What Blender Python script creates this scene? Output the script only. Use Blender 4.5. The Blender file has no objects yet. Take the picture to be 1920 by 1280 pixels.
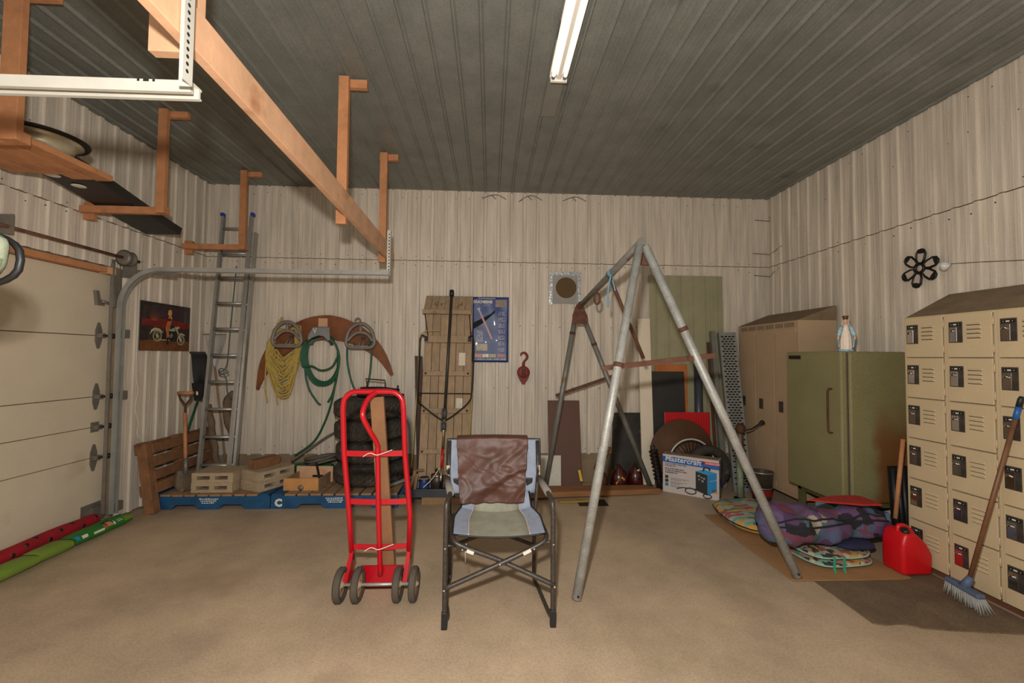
import bpy, bmesh, math, random
from mathutils import Vector, Matrix, noise
random.seed(7)
V = Vector
PI = math.pi
SC = bpy.context.scene
COL = SC.collection

# ------------------------------------------------------------------ camera, light, exposure
cam = bpy.data.cameras.new('camera')
cam.sensor_fit = 'HORIZONTAL'; cam.sensor_width = 36.0
cam.lens = 36.0 * 804.86 / 1920.0
cam.clip_start = 0.05
cob = bpy.data.objects.new('camera', cam); COL.objects.link(cob)
yaw, pitch, roll = 0.0504, 0.0349, 0.0087
fw = V((math.sin(yaw)*math.cos(pitch), math.cos(yaw)*math.cos(pitch), math.sin(pitch)))
rt = V((math.cos(yaw), -math.sin(yaw), 0)); up = rt.cross(fw)
cr, sr = math.cos(roll), math.sin(roll)
R_ = cr*rt + sr*up; U_ = -sr*rt + cr*up
m4 = Matrix.Identity(4)
for i in range(3):
    m4[i][0] = R_[i]; m4[i][1] = U_[i]; m4[i][2] = -fw[i]
m4.translation = V((0, 0, 1.5567))
cob.matrix_world = m4
SC.camera = cob

W = bpy.data.worlds.new('world'); SC.world = W; W.use_nodes = True
bg = W.node_tree.nodes['Background']; bg.inputs[0].default_value = (1.0, 0.96, 0.90, 1); bg.inputs[1].default_value = 0.48
# the photographer's flash above the camera
fl = bpy.data.lights.new('flash', 'POINT'); fl.energy = 365; fl.color = (1.0, 0.955, 0.90); fl.shadow_soft_size = 0.045
flo = bpy.data.objects.new('flash', fl); COL.objects.link(flo); flo.location = (-0.1, 0.02, 1.9)
vs = SC.view_settings
vs.view_transform = 'Standard'; vs.look = 'None'; vs.exposure = 0.0; vs.gamma = 1.0; vs.use_curve_mapping = False

# ------------------------------------------------------------------ helpers
XL, XR, D, H = -3.4957, 3.6449, 5.4223, 3.6544

def lin(c):
    o = []
    for x in c[:3]:
        x = x/255.0
        o.append(x/12.92 if x <= .04045 else ((x+.055)/1.055)**2.4)
    return (o[0], o[1], o[2], 1)

MATS = {}
def M(name, rgb, rough=.6, metal=0., var=.18, scale=6., bump=0., bscale=40., spot=None, rnd=0., stretch=(1, 1, 1), emit=0., coat=0., fine=.0):
    """procedural material: base colour with noise variation, optional spots (rgb, amount 0-1, scale), relief"""
    if name in MATS: return MATS[name]
    m = bpy.data.materials.new(name); m.use_nodes = True
    nt = m.node_tree; N = nt.nodes; L = nt.links
    b = N['Principled BSDF']
    b.inputs['Roughness'].default_value = rough; b.inputs['Metallic'].default_value = metal
    b.inputs['Coat Weight'].default_value = coat
    tc = N.new('ShaderNodeTexCoord'); mp = N.new('ShaderNodeMapping'); mp.inputs['Scale'].default_value = stretch
    L.new(tc.outputs['Object'], mp.inputs['Vector'])
    n = N.new('ShaderNodeTexNoise'); n.inputs['Scale'].default_value = scale; n.inputs['Detail'].default_value = 6
    n.inputs['Roughness'].default_value = .62
    L.new(mp.outputs['Vector'], n.inputs['Vector'])
    r = N.new('ShaderNodeValToRGB'); c = lin(rgb)
    r.color_ramp.elements[0].position = .28; r.color_ramp.elements[1].position = .72
    r.color_ramp.elements[0].color = (*[x*(1-var) for x in c[:3]], 1)
    r.color_ramp.elements[1].color = (*[min(1, x*(1+var)) for x in c[:3]], 1)
    L.new(n.outputs['Fac'], r.inputs['Fac'])
    out = r.outputs['Color']
    if fine:
        n2 = N.new('ShaderNodeTexNoise'); n2.inputs['Scale'].default_value = 90; n2.inputs['Detail'].default_value = 3
        L.new(tc.outputs['Object'], n2.inputs['Vector'])
        mr = N.new('ShaderNodeMapRange'); mr.inputs[1].default_value = .25; mr.inputs[2].default_value = .75
        mr.inputs[3].default_value = 1-fine; mr.inputs[4].default_value = 1+fine
        L.new(n2.outputs['Fac'], mr.inputs[0])
        mx = N.new('ShaderNodeVectorMath'); mx.operation = 'SCALE'
        L.new(out, mx.inputs[0]); L.new(mr.outputs[0], mx.inputs['Scale']); out = mx.outputs[0]
    if spot:
        ns = N.new('ShaderNodeTexNoise'); ns.inputs['Scale'].default_value = spot[2]; ns.inputs['Detail'].default_value = 5
        L.new(tc.outputs['Object'], ns.inputs['Vector'])
        rs = N.new('ShaderNodeValToRGB'); p = .72-.4*spot[1]
        rs.color_ramp.elements[0].position = p; rs.color_ramp.elements[1].position = p+.14
        L.new(ns.outputs['Fac'], rs.inputs['Fac'])
        mx = N.new('ShaderNodeMixRGB'); mx.inputs[2].default_value = lin(spot[0])
        L.new(rs.outputs['Color'], mx.inputs[0]); L.new(out, mx.inputs[1]); out = mx.outputs[0]
    if rnd:
        oi = N.new('ShaderNodeObjectInfo'); mr = N.new('ShaderNodeMapRange')
        mr.inputs[3].default_value = 1-rnd; mr.inputs[4].default_value = 1+rnd
        L.new(oi.outputs['Random'], mr.inputs[0])
        mx = N.new('ShaderNodeVectorMath'); mx.operation = 'SCALE'
        L.new(out, mx.inputs[0]); L.new(mr.outputs[0], mx.inputs['Scale']); out = mx.outputs[0]
    L.new(out, b.inputs['Base Color'])
    if bump:
        nb = N.new('ShaderNodeTexNoise'); nb.inputs['Scale'].default_value = bscale; nb.inputs['Detail'].default_value = 4
        L.new(mp.outputs['Vector'], nb.inputs['Vector'])
        bp = N.new('ShaderNodeBump'); bp.inputs['Strength'].default_value = bump; bp.inputs['Distance'].default_value = .01
        L.new(nb.outputs['Fac'], bp.inputs['Height']); L.new(bp.outputs['Normal'], b.inputs['Normal'])
    if emit:
        b.inputs['Emission Color'].default_value = lin(rgb); b.inputs['Emission Strength'].default_value = emit
    MATS[name] = m
    return m

def patch_mat(name, cols, scale=7., rough=.9, edge=(20, 18, 22), edge_w=.0, stretch=(1, 1, 1)):
    """fabric print: voronoi patches coloured from a list"""
    m = bpy.data.materials.new(name); m.use_nodes = True
    nt = m.node_tree; N = nt.nodes; L = nt.links; b = N['Principled BSDF']; b.inputs['Roughness'].default_value = rough
    tc = N.new('ShaderNodeTexCoord'); mp = N.new('ShaderNodeMapping'); mp.inputs['Scale'].default_value = stretch
    L.new(tc.outputs['Object'], mp.inputs['Vector'])
    vo = N.new('ShaderNodeTexVoronoi'); vo.inputs['Scale'].default_value = scale; vo.distance = 'MANHATTAN'
    L.new(mp.outputs['Vector'], vo.inputs['Vector'])
    sp = N.new('ShaderNodeSeparateColor'); L.new(vo.outputs['Color'], sp.inputs[0])
    r = N.new('ShaderNodeValToRGB'); r.color_ramp.interpolation = 'CONSTANT'
    el = r.color_ramp.elements
    while len(el) < len(cols): el.new(.5)
    for i, c in enumerate(cols):
        el[i].position = i/len(cols); el[i].color = lin(c)
    L.new(sp.outputs[0], r.inputs['Fac']); out = r.outputs['Color']
    n2 = N.new('ShaderNodeTexNoise'); n2.inputs['Scale'].default_value = 120
    L.new(tc.outputs['Object'], n2.inputs['Vector'])
    mr = N.new('ShaderNodeMapRange'); mr.inputs[3].default_value = .7; mr.inputs[4].default_value = 1.25
    L.new(n2.outputs['Fac'], mr.inputs[0])
    mx = N.new('ShaderNodeVectorMath'); mx.operation = 'SCALE'
    L.new(out, mx.inputs[0]); L.new(mr.outputs[0], mx.inputs['Scale']); out = mx.outputs[0]
    L.new(out, b.inputs['Base Color'])
    MATS[name] = m
    return m

class MB:
    def __init__(s, xf=None):
        s.v = []; s.f = []; s.mi = []; s.cur = 0; s.sm = []; s.xf = xf
    def add(s, vs, fs, smooth=False):
        o = len(s.v)
        for p in vs:
            p = V(p)
            s.v.append(s.xf @ p if s.xf is not None else p)
        for f in fs:
            s.f.append([o+i for i in f]); s.mi.append(s.cur); s.sm.append(smooth)
        return s
    def box(s, x0, x1, y0, y1, z0, z1):
        return s.add([(x, y, z) for z in (z0, z1) for y in (y0, y1) for x in (x0, x1)],
                     [(0, 2, 3, 1), (4, 5, 7, 6), (0, 1, 5, 4), (2, 6, 7, 3), (0, 4, 6, 2), (1, 3, 7, 5)])
    def bar(s, a, b, w, h, upv=(0, 0, 1)):
        """oriented box from a to b; w across, h along upv"""
        a = V(a); b = V(b); t = (b-a).normalized(); u = V(upv); u = (u - t*u.dot(t))
        if u.length < 1e-5: u = V((1, 0, 0)) - t*t.x
        u.normalize(); r = t.cross(u)
        vs = [p + r*(sx*w/2) + u*(sz*h/2) for p in (a, b) for sx, sz in ((-1, -1), (1, -1), (1, 1), (-1, 1))]
        return s.add(vs, [(0, 1, 2, 3), (7, 6, 5, 4), (0, 4, 5, 1), (1, 5, 6, 2), (2, 6, 7, 3), (3, 7, 4, 0)])
    def tube(s, path, r, n=8, closed=False, caps=True):
        P = [V(p) for p in path]; k = len(P)
        rs = r if isinstance(r, (list, tuple)) else [r]*k
        ref = None; vs = []
        for i in range(k):
            if closed: t = P[(i+1) % k]-P[i-1]
            else: t = P[min(i+1, k-1)]-P[max(i-1, 0)]
            if t.length < 1e-9: t = V((0, 0, 1))
            t.normalize()
            if ref is None:
                ref = V((0, 0, 1)) if abs(t.z) < .9 else V((1, 0, 0))
            ref = ref - t*ref.dot(t)
            if ref.length < 1e-6: ref = t.orthogonal()
            ref.normalize(); q = t.cross(ref)
            for j in range(n):
                a = 2*PI*j/n
                vs.append(P[i] + (ref*math.cos(a)+q*math.sin(a))*rs[i])
        fs = []
        for i in range(k if closed else k-1):
            for j in range(n):
                a = i*n+j; b = i*n+(j+1) % n; c = ((i+1) % k)*n+(j+1) % n; d = ((i+1) % k)*n+j
                fs.append((a, b, c, d))
        s.add(vs, fs, True)
        if caps and not closed:
            o = len(s.v)-len(vs)
            s.f.append([o+j for j in range(n)][::-1]); s.mi.append(s.cur); s.sm.append(False)
            s.f.append([o+(k-1)*n+j for j in range(n)]); s.mi.append(s.cur); s.sm.append(False)
        return s
    def lathe(s, prof, c=(0, 0, 0), axis=(0, 0, 1), n=24, rfun=None, smooth=True):
        c = V(c); ax = V(axis).normalized(); e1 = ax.orthogonal().normalized(); e2 = ax.cross(e1)
        vs = []
        for i in range(n):
            a = 2*PI*i/n; d = e1*math.cos(a)+e2*math.sin(a)
            for k, (r, z) in enumerate(prof):
                rr = r + (rfun(i, k) if rfun else 0)
                vs.append(c + d*rr + ax*z)
        m = len(prof); fs = []
        for i in range(n):
            for k in range(m-1):
                a = i*m+k; b = ((i+1) % n)*m+k
                fs.append((a, b, b+1, a+1))
        return s.add(vs, fs, smooth)
    def prism(s, poly, fn, t):
        """poly: 2D outline, fn(u,v,w)->3D, thickness t in w"""
        n = len(poly)
        vs = [fn(u, v, 0) for u, v in poly]+[fn(u, v, t) for u, v in poly]
        fs = [tuple(range(n)), tuple(range(2*n-1, n-1, -1))]
        fs += [(i, i+n, (i+1) % n+n, (i+1) % n) for i in range(n)]
        return s.add(vs, fs)
    def grid(s, fn, nu, nv, smooth=True, cu=False):
        vs = [fn(i/(nu if cu else nu-1), j/(nv-1)) for i in range(nu) for j in range(nv)]
        fs = []
        for i in range(nu if cu else nu-1):
            for j in range(nv-1):
                a = i*nv+j; b = ((i+1) % nu)*nv+j
                fs.append((a, b, b+1, a+1))
        return s.add(vs, fs, smooth)
    def sweep(s, path, prof, side):
        """sweep closed 2D profile (along side vector, along side x tangent) over path"""
        P = [V(p) for p in path]; k = len(P); sd = V(side).normalized(); n = len(prof); vs = []
        for i in range(k):
            t = (P[min(i+1, k-1)]-P[max(i-1, 0)]).normalized(); q = sd.cross(t).normalized()
            for a, b in prof: vs.append(P[i]+sd*a+q*b)
        fs = [(i*n+j, i*n+(j+1) % n, (i+1)*n+(j+1) % n, (i+1)*n+j) for i in range(k-1) for j in range(n)]
        fs += [tuple(range(n))[::-1], tuple((k-1)*n+j for j in range(n))]
        return s.add(vs, fs)
    def text(s, txt, size, o, r, u, depth=.0006, align='LEFT', shear=0., bold=0.):
        cu = bpy.data.curves.new('txt', 'FONT'); cu.body = txt; cu.size = size; cu.extrude = depth; cu.align_x = align
        cu.shear = shear; cu.offset = bold; cu.resolution_u = 2
        ob = bpy.data.objects.new('txt', cu); COL.objects.link(ob)
        me = bpy.data.meshes.new_from_object(ob)
        o = V(o); r = V(r).normalized(); u = V(u).normalized(); w = r.cross(u)
        s.add([o + r*v.co.x + u*v.co.y + w*v.co.z for v in me.vertices], [tuple(p.vertices) for p in me.polygons])
        bpy.data.objects.remove(ob); bpy.data.curves.remove(cu); bpy.data.meshes.remove(me)
        return s
    def mesh(s, name, mats, off):
        me = bpy.data.meshes.new(name)
        me.from_pydata([tuple(p-off) for p in s.v], [], s.f)
        for m in (mats if isinstance(mats, (list, tuple)) else [mats]): me.materials.append(m)
        me.polygons.foreach_set('material_index', s.mi)
        me.polygons.foreach_set('use_smooth', s.sm)
        me.update()
        bm = bmesh.new(); bm.from_mesh(me)
        bmesh.ops.recalc_face_normals(bm, faces=bm.faces); bm.to_mesh(me); bm.free()
        return me

def tag(o, label=None, cat=None, group=None, kind=None):
    if label: o['label'] = label
    if cat: o['category'] = cat
    if group: o['group'] = group
    if kind: o['kind'] = kind
    return o

def root(name, loc, label, cat, group=None):
    o = bpy.data.objects.new(name, None); COL.objects.link(o); o.location = loc
    o.empty_display_size = .1; o['_o'] = list(loc)
    return tag(o, label, cat, group)

def off(o):
    while o.parent: o = o.parent
    return V(o['_o']) if '_o' in o else V(o.location)

def part(mb, name, mat, parent, bevel=0., label=None, kind=None, sub=0):
    me = mb.mesh(name, mat, off(parent))
    o = bpy.data.objects.new(name, me); COL.objects.link(o); o.parent = parent
    if bevel: bev(o, bevel)
    if sub:
        md = o.modifiers.new('s', 'SUBSURF'); md.levels = sub; md.render_levels = sub
    return tag(o, label, kind=kind)

def bev(o, w):
    md = o.modifiers.new('b', 'BEVEL'); md.width = w; md.segments = 2; md.limit_method = 'ANGLE'; md.angle_limit = .7

def solo(mb, name, mat, label=None, cat=None, group=None, bevel=0., kind=None, sub=0):
    xs = [p.x for p in mb.v]; ys = [p.y for p in mb.v]; zs = [p.z for p in mb.v]
    o3 = V(((min(xs)+max(xs))/2, (min(ys)+max(ys))/2, min(zs)))
    me = mb.mesh(name, mat, o3)
    o = bpy.data.objects.new(name, me); COL.objects.link(o); o.location = o3; o['_o'] = list(o3)
    if bevel: bev(o, bevel)
    if sub:
        md = o.modifiers.new('s', 'SUBSURF'); md.levels = sub; md.render_levels = sub
    return tag(o, label, cat, group, kind)

def inst(me, name, parent, loc, bevel=0., rot=None):
    """object sharing mesh data; loc in world coordinates"""
    o = bpy.data.objects.new(name, me); COL.objects.link(o); o.parent = parent
    o.location = V(loc)-off(parent)
    if rot: o.rotation_euler = rot
    if bevel: bev(o, bevel)
    return o

def clean():
    for o in bpy.data.objects:
        if '_o' in o: del o['_o']

def arc(c, r, a0, a1, n, e1, e2):
    c = V(c); e1 = V(e1); e2 = V(e2)
    return [c + e1*(r*math.cos(a0+(a1-a0)*i/n)) + e2*(r*math.sin(a0+(a1-a0)*i/n)) for i in range(n+1)]

def spline(pts, n=8, closed=False):
    P = [V(p) for p in pts]; k = len(P); out = []
    for i in range(k if closed else k-1):
        p0 = P[i-1] if (i > 0 or closed) else P[0]; p1 = P[i]; p2 = P[(i+1) % k]
        p3 = P[(i+2) % k] if (i+2 < k or closed) else P[-1]
        for j in range(n):
            t = j/n
            out.append(.5*((2*p1)+(-p0+p2)*t+(2*p0-5*p1+4*p2-p3)*t*t+(-p0+3*p1-3*p2+p3)*t**3))
    if not closed: out.append(P[-1])
    return out

# ------------------------------------------------------------------ materials
tin = M('painted_tin', (205, 193, 176), .5, 0, .24, 3.2, .06, 60, rnd=.03, stretch=(6, 6, .35), fine=.06)
tinc = M('galvanised_tin', (122, 124, 117), .42, .2, .18, 3, .05, 50, spot=((92, 90, 80), .2, 2.2), rnd=.03, fine=.16)
concrete = M('floor_concrete', (178, 156, 130), .6, 0, .24, 1.6, .05, 30, spot=((160, 137, 110), .3, 1.3), fine=.16)
curb_m = M('curb_concrete', (138, 118, 94), .9, 0, .2, 7, .3, 40, fine=.1)
doorm = M('door_steel', (206, 192, 168), .5, 0, .06, 2, .02, 90, spot=((170, 146, 112), .12, 1.4), fine=.05)
wood_o = M('orange_lumber', (182, 124, 82), .7, 0, .22, 9, .12, 50, stretch=(1, 1, 1), rnd=.06, spot=((140, 76, 36), .2, 5))
wood_p = M('pale_lumber', (206, 160, 124), .7, 0, .16, 6, .1, 40, spot=((164, 106, 66), .22, 4))
wood_b = M('brown_pallet_wood', (122, 84, 54), .85, 0, .28, 9, .25, 40, rnd=.14, spot=((84, 54, 34), .25, 6))
wood_g = M('weathered_wood', (150, 120, 88), .9, 0, .24, 9, .25, 40, rnd=.1, spot=((102, 78, 56), .25, 7))
wood_s = M('old_sled_wood', (160, 136, 108), .85, 0, .2, 7, .2, 40, rnd=.08, spot=((116, 86, 60), .22, 6), stretch=(4, 4, 1))
wood_d = M('dark_wood', (98, 62, 38), .8, 0, .25, 8, .15, 40, spot=((60, 38, 24), .2, 6))
ply = M('plywood_brown', (126, 72, 34), .6, 0, .3, 7, .06, 40, spot=((88, 48, 22), .3, 5))
bluep = M('blue_pallet_paint', (20, 74, 114), .75, 0, .3, 8, .15, 40, spot=((50, 74, 84), .3, 7), fine=.08)
white_paint = M('white_stencil', (214, 214, 210), .8, 0, .1)
galv = M('galvanised_pipe', (166, 166, 160), .5, .3, .26, 9, .06, 50, spot=((136, 104, 76), .22, 5), fine=.16)
galv2 = M('galvanised_pipe_dark', (128, 126, 118), .5, .3, .22, 7, .06, 50, spot=((120, 84, 56), .2, 6), fine=.12)
steel = M('track_steel', (168, 168, 162), .36, .4, .15, 6, .03)
steelw = M('bright_track_steel', (206, 202, 190), .45, .3, .1, 6, .03)
steeld = M('dull_steel', (124, 118, 108), .5, .35, .2, 8, .05)
hole_m = M('dark_hole', (14, 12, 11), .9)
alu = M('ladder_aluminium', (170, 167, 160), .38, .55, .12, 8, .04)
rust = M('rusty_steel', (104, 68, 52), .8, .25, .3, 12, .2, 50, spot=((64, 38, 30), .3, 9))
rustd = M('dark_rust', (86, 52, 34), .75, .2, .3, 8, .15, 50, spot=((56, 34, 24), .3, 5))
iron = M('black_iron', (44, 38, 34), .55, .5, .25, 9, .1)
red = M('red_enamel', (186, 10, 30), .28, 0, .08, 5, .02, coat=.3, spot=((150, 40, 36), .02, 12))
redp = M('red_plastic', (205, 16, 24), .4, 0, .08, 4)
rubber = M('tyre_rubber', (58, 52, 45), .85, 0, .35, 14, .4, 60, spot=((106, 94, 76), .3, 16))
rubber2 = M('grey_rubber', (78, 70, 60), .85, 0, .2, 8, .2)
cream = M('cream_rim', (176, 156, 124), .6, 0, .15)
blackp = M('black_plastic', (26, 26, 27), .5, 0, .15)
greyp = M('grey_plastic', (70, 74, 80), .55, 0, .15)
chair_tube = M('speckled_chair_tube', (70, 64, 58), .42, .35, .3, 40, fine=.3)
chrome = M('chrome', (220, 216, 210), .14, 1., .1, 4)
chairfab = M('blue_grey_fabric', (146, 154, 170), .9, 0, .12, 20, .2, 200, fine=.08)
chairfab2 = M('sage_fabric', (150, 148, 130), .9, 0, .16, 10, .2, 200, fine=.1)
leather = M('brown_leather', (82, 50, 39), .5, 0, .28, 5, .12, 90, spot=((112, 72, 54), .16, 6))
beige = M('locker_beige', (196, 175, 140), .5, 0, .06, 3, .03, 120, spot=((160, 130, 92), .06, 3), fine=.05)
beige2 = M('locker_tan', (180, 153, 122), .55, 0, .08, 3, .03, 120, spot=((150, 118, 86), .1, 3), fine=.05)
locktop = M('dusty_locker_top', (130, 110, 84), .9, 0, .2, 8, fine=.12)
latchm = M('latch_dark', (84, 76, 70), .3, .5, .3, 20)
fridge_m = M('olive_enamel', (130, 124, 86), .45, 0, .10, 2, .02, 100, spot=((124, 100, 60), .22, 1.3), fine=.14)
yellow_rope = M('yellow_rope', (182, 156, 82), .9, 0, .2, 40, .3, 90)
hose_g = M('green_hose', (18, 84, 56), .45, 0, .15, 6)
hose_gr = M('grey_hose', (100, 92, 80), .7, 0, .2, 8)
cinder = M('cinder_block', (170, 150, 122), .95, 0, .16, 14, .4, 60, fine=.15)
brickm = M('brown_brick', (128, 88, 56), .9, 0, .25, 12, .3, 50, fine=.12)
cast = M('cast_grey', (128, 118, 110), .6, .2, .15, 9, .1)
white_m = M('white_board', (222, 214, 200), .7, 0, .06, 4)
redoxide = M('red_oxide_iron', (130, 52, 46), .65, .2, .25, 10, .15)
card = M('cardboard', (164, 122, 80), .9, 0, .12, 5, .08, 60, fine=.06)
carpet = M('brown_carpet', (112, 92, 70), 1., 0, .3, 4, .5, 160, fine=.25)
pale_blue = M('light_blue_box', (130, 160, 176), .7)  # the storage box's own pale blue

# ================================================================== ROOM SHELL
def struct(mb, name, mat, bevel=0):
    return solo(mb, name, mat, kind='structure', bevel=bevel)

YB = -2.2        # the room goes on behind the camera to here
floor = struct(MB().box(XL-.4, XR+.2, YB, D+.25, -.12, 0), 'floor', concrete)
wall_back = struct(MB().box(XL-.3, XR+.3, D+.03, D+.2, 0, H+.2), 'wall_back', curb_m)
baseboard = struct(MB().box(XL, XR, D-.012, D+.03, 0, .345), 'baseboard_back', curb_m)
wall_right = struct(MB().box(XR+.03, XR+.2, YB, D+.03, 0, H+.2), 'wall_right', curb_m)
DY0, DY1, DZ1 = 1.45, 4.24, 2.30
wall_left = struct(MB().box(XL-.2, XL-.03, DY1, D+.03, 0, H+.2).box(XL-.2, XL-.03, YB, DY0, 0, H+.2)
                   .box(XL-.2, XL-.03, DY0, DY1, DZ1, H+.2), 'wall_left', curb_m)
ceiling = struct(MB().box(XL-.3, XR+.3, YB, D+.2, H+.03, H+.2), 'ceiling', curb_m)

def rib_profile(w, pitch, first, h=.019, base=.046, top=.034, minor=.0014):
    """list of (u, height) from 0 to w"""
    pts = [(0, 0)]
    u = first
    while u < w-.001:
        def put(x, hh):
            if pts[-1][0]+1e-4 < x < w-1e-4: pts.append((x, hh))
        put(u-base/2, 0); put(u-top/2, h); put(u+top/2, h); put(u+base/2, 0)
        for k in (.42, .62):
            c = u+pitch*k
            put(c-.007, 0); put(c, minor); put(c+.007, 0)
        u += pitch
    pts.append((w, 0))
    return pts

def sheets(parent, name, mat, length, pitch, per, z0, z1, fn, lift=0., rib=(.019, .046, .034)):
    """ribbed sheets side by side along u; fn(u, height, z)->3D"""
    wd = pitch*per; u = 0.
    while u < length-.02:
        w = min(wd, length-u)
        pr = rib_profile(w, pitch, pitch*.5, *rib)
        poly = [(0, -.004)]+pr+[(w, -.004)]
        j = random.uniform(-.0015, .0015)
        mb = MB()
        n = len(poly)
        vs = [fn(u+a, b+lift+j, z0) for a, b in poly]+[fn(u+a, b+lift+j, z1) for a, b in poly]
        fs = [tuple(range(n)), tuple(range(2*n-1, n-1, -1))]+[(i, i+n, (i+1) % n+n, (i+1) % n) for i in range(n)]
        mb.add(vs, fs)
        part(mb, name, mat, parent)
        u += wd
S = 2.7528
pb = 1/6.
sheets(wall_back, 'metal_sheet', tin, XR-XL, pb, 6, .335, S-.004, lambda u, h, z: (XL+u, D-h, z))
sheets(wall_back, 'metal_sheet', tin, XR-XL, pb, 6, S+.003, H, lambda u, h, z: (XL+u, D-h, z), .005)
pr_ = .1562
sheets(wall_right, 'metal_sheet', tin, D-YB, pr_, 6, .02, S-.004, lambda u, h, z: (XR-h, D-u, z))
sheets(wall_right, 'metal_sheet', tin, D-YB, pr_, 6, S+.003, H, lambda u, h, z: (XR-h, D-u, z), .005)
sheets(wall_left, 'metal_sheet', tin, D-DY1, pr_, 6, .02, S-.004, lambda u, h, z: (XL+h, D-u, z))
sheets(wall_left, 'metal_sheet', tin, DY1-DY0, pr_, 6, DZ1+.05, S-.004, lambda u, h, z: (XL+h, DY1-u, z))
sheets(wall_left, 'metal_sheet', tin, D-YB, pr_, 6, S+.003, H, lambda u, h, z: (XL+h, D-u, z), .005)
sheets(wall_left, 'metal_sheet', tin, DY0-YB, pr_, 6, .02, S-.004, lambda u, h, z: (XL+h, DY0-u, z))
sheets(ceiling, 'ceiling_sheet', tinc, XR-XL, pb, 6, YB, D, lambda u, h, z: (XL+u, z, H-h), rib=(.019, .034, .010))
# screw heads, too many and too small to count
def screws(parent, pts, nrm):
    mb = MB(); n = V(nrm)
    for p in pts: mb.lathe([(0, .006), (.004, .005), (.006, 0)], p, n, 6)
    part(mb, 'screw_heads', iron, parent, kind='stuff')
def jit(a): return random.uniform(-a, a)
ps = []
for z in (.42, 1.15, 1.95, 2.70, 2.80, 3.56):
    for k in range(42):
        if random.random() < .75: ps.append((XL+.045+k*pb+jit(.012), D-.003, z+jit(.02)))
screws(wall_back, ps, (0, -1, 0))
ps = []
for z in (1.95, 2.69, 2.80, 3.3, 3.56):
    for k in range(24):
        if random.random() < .6: ps.append((XR-.003, D-.04-k*pr_+jit(.012), z+jit(.02)))
screws(wall_right, ps, (-1, 0, 0))
ps = []
for z in (2.46, 2.70, 2.80, 3.3, 3.56):
    for k in range(18):
        if random.random() < .6: ps.append((XL+.003, D-.04-k*pr_+jit(.012), z+jit(.02)))
screws(wall_left, ps, (1, 0, 0))

# overhead door: five sections
door = root('door_1', (XL-.08, (DY0+DY1)/2, .03), None, None); door['kind'] = 'structure'
zz = [.03, .61, .885, 1.16, 1.715, 2.29]
for i in range(5):
    part(MB().box(XL-.125, XL-.08, DY0+.01, DY1-.02, zz[i]+.002, zz[i+1]-.003), 'door_section', doorm, door, bevel=.004)
part(MB().box(XL-.135, XL-.127, DY0, DY1, .02, DZ1), 'added_gap_blocker', M('gap_blocker_dark', (40, 36, 30), .9), door)  # dark sheet added so outside light doesn't show through the section gaps
# hinges at the door edge with rollers
def hinge(z, big=True):
    hy = 4.10
    mb = MB(); x = XL-.08
    if big:
        pl = [(-.035, -.05), (-.012, -.12), (.012, -.12), (.035, -.05), (.035, .05), (.012, .12), (-.012, .12), (-.035, .05)]
    else:
        pl = [(-.04, -.045), (.04, -.045), (.04, .045), (-.04, .045)]
    mb.prism(pl, lambda u, v, w: (x+w, hy+u, z+v), .006)
    mb.bar((x+.02, hy-.02, z), (x+.02, hy+.03, z), .05, .04)
    o = part(mb, 'hinge', steeld, door, bevel=.002)
    part(MB().tube([(x+.045, hy, z), (x+.06, 4.17, z)], .009, 8).lathe([(0, -.012), (.022, -.012), (.022, .012), (0, .012)], (x+.06, 4.18, z), (0, 1, 0), 14), 'roller', iron, o)
for z, b in ((1.715, 1), (1.16, 1), (.885, 0), (.61, 1)): hinge(z, b)
mb = MB().prism([(-.03, -.04), (.04, -.04), (.04, -.01), (.0, .0), (-.02, .09), (-.05, .09)], lambda u, v, w: (XL-.08+w, 4.08+u, 2.03+v), .03)
mb.tube([(XL-.05, 4.08, 2.03), (XL-.03, 4.18, 2.01)], .012, 8)
part(mb, 'top_roller_bracket', steeld, door)
part(MB().box(XL-.08, XL-.04, 4.08, 4.19, .05, .17).box(XL-.08, XL-.074, 4.0, 4.19, .05, .2), 'bottom_bracket', steeld, door)
trim = struct(MB().box(XL-.06, XL+.015, 2.2, 4.06, 2.285, 2.335).box(XL-.06, XL+.01, 1.5, 2.2, 2.285, 2.335), 'trim_1', wood_o)
part(MB().box(XL-.06, XL+.02, 4.06, 4.14, 2.28, 2.34), 'trim_block', wood_p, trim)

# far track: upright, bend, level run
TY = 4.19
prof = [(-.028, -.012), (.028, -.012), (.028, -.004), (.022, -.004), (.022, .022), (.028, .022), (.028, .028), (.014, .028), (.014, -.006), (-.014, -.006), (-.014, .028), (-.028, .028)]
def track(path, name, label, mat, hang):
    t = root(name, (path[0][0], path[0][1], min(p[2] for p in path)), label, 'door track', 'overhead door tracks')
    part(MB().sweep(path, prof, (0, 1, 0)), 'rail', mat, t)
    return t
path = [(XL+.03, TY, .08), (XL+.03, TY, 1.0), (XL+.03, TY, 1.98)]+arc((XL+.40, TY, 1.985), .37, PI, PI/2, 12, (1, 0, 0), (0, 0, 1))+[(-2.0, TY, 2.357), (-.985, TY, 2.36)]
t = track(path, 'door_track', 'galvanised track bending from the door jamb to a level run by the back wall', steel, None)
t.location = path[0]
for z in (.13, 1.16, 1.74): part(MB().box(XL+.0, XL+.045, 4.20, 4.29, z-.04, z+.04), 'jamb_bracket', steeld, t)
part(MB().box(XL+.0, XL+.012, 4.11, 4.2, 1.98, 2.42).box(XL+.0, XL+.03, 4.105, 4.115, .1, 2.38), 'jamb_angle', steeld, t)
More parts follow.
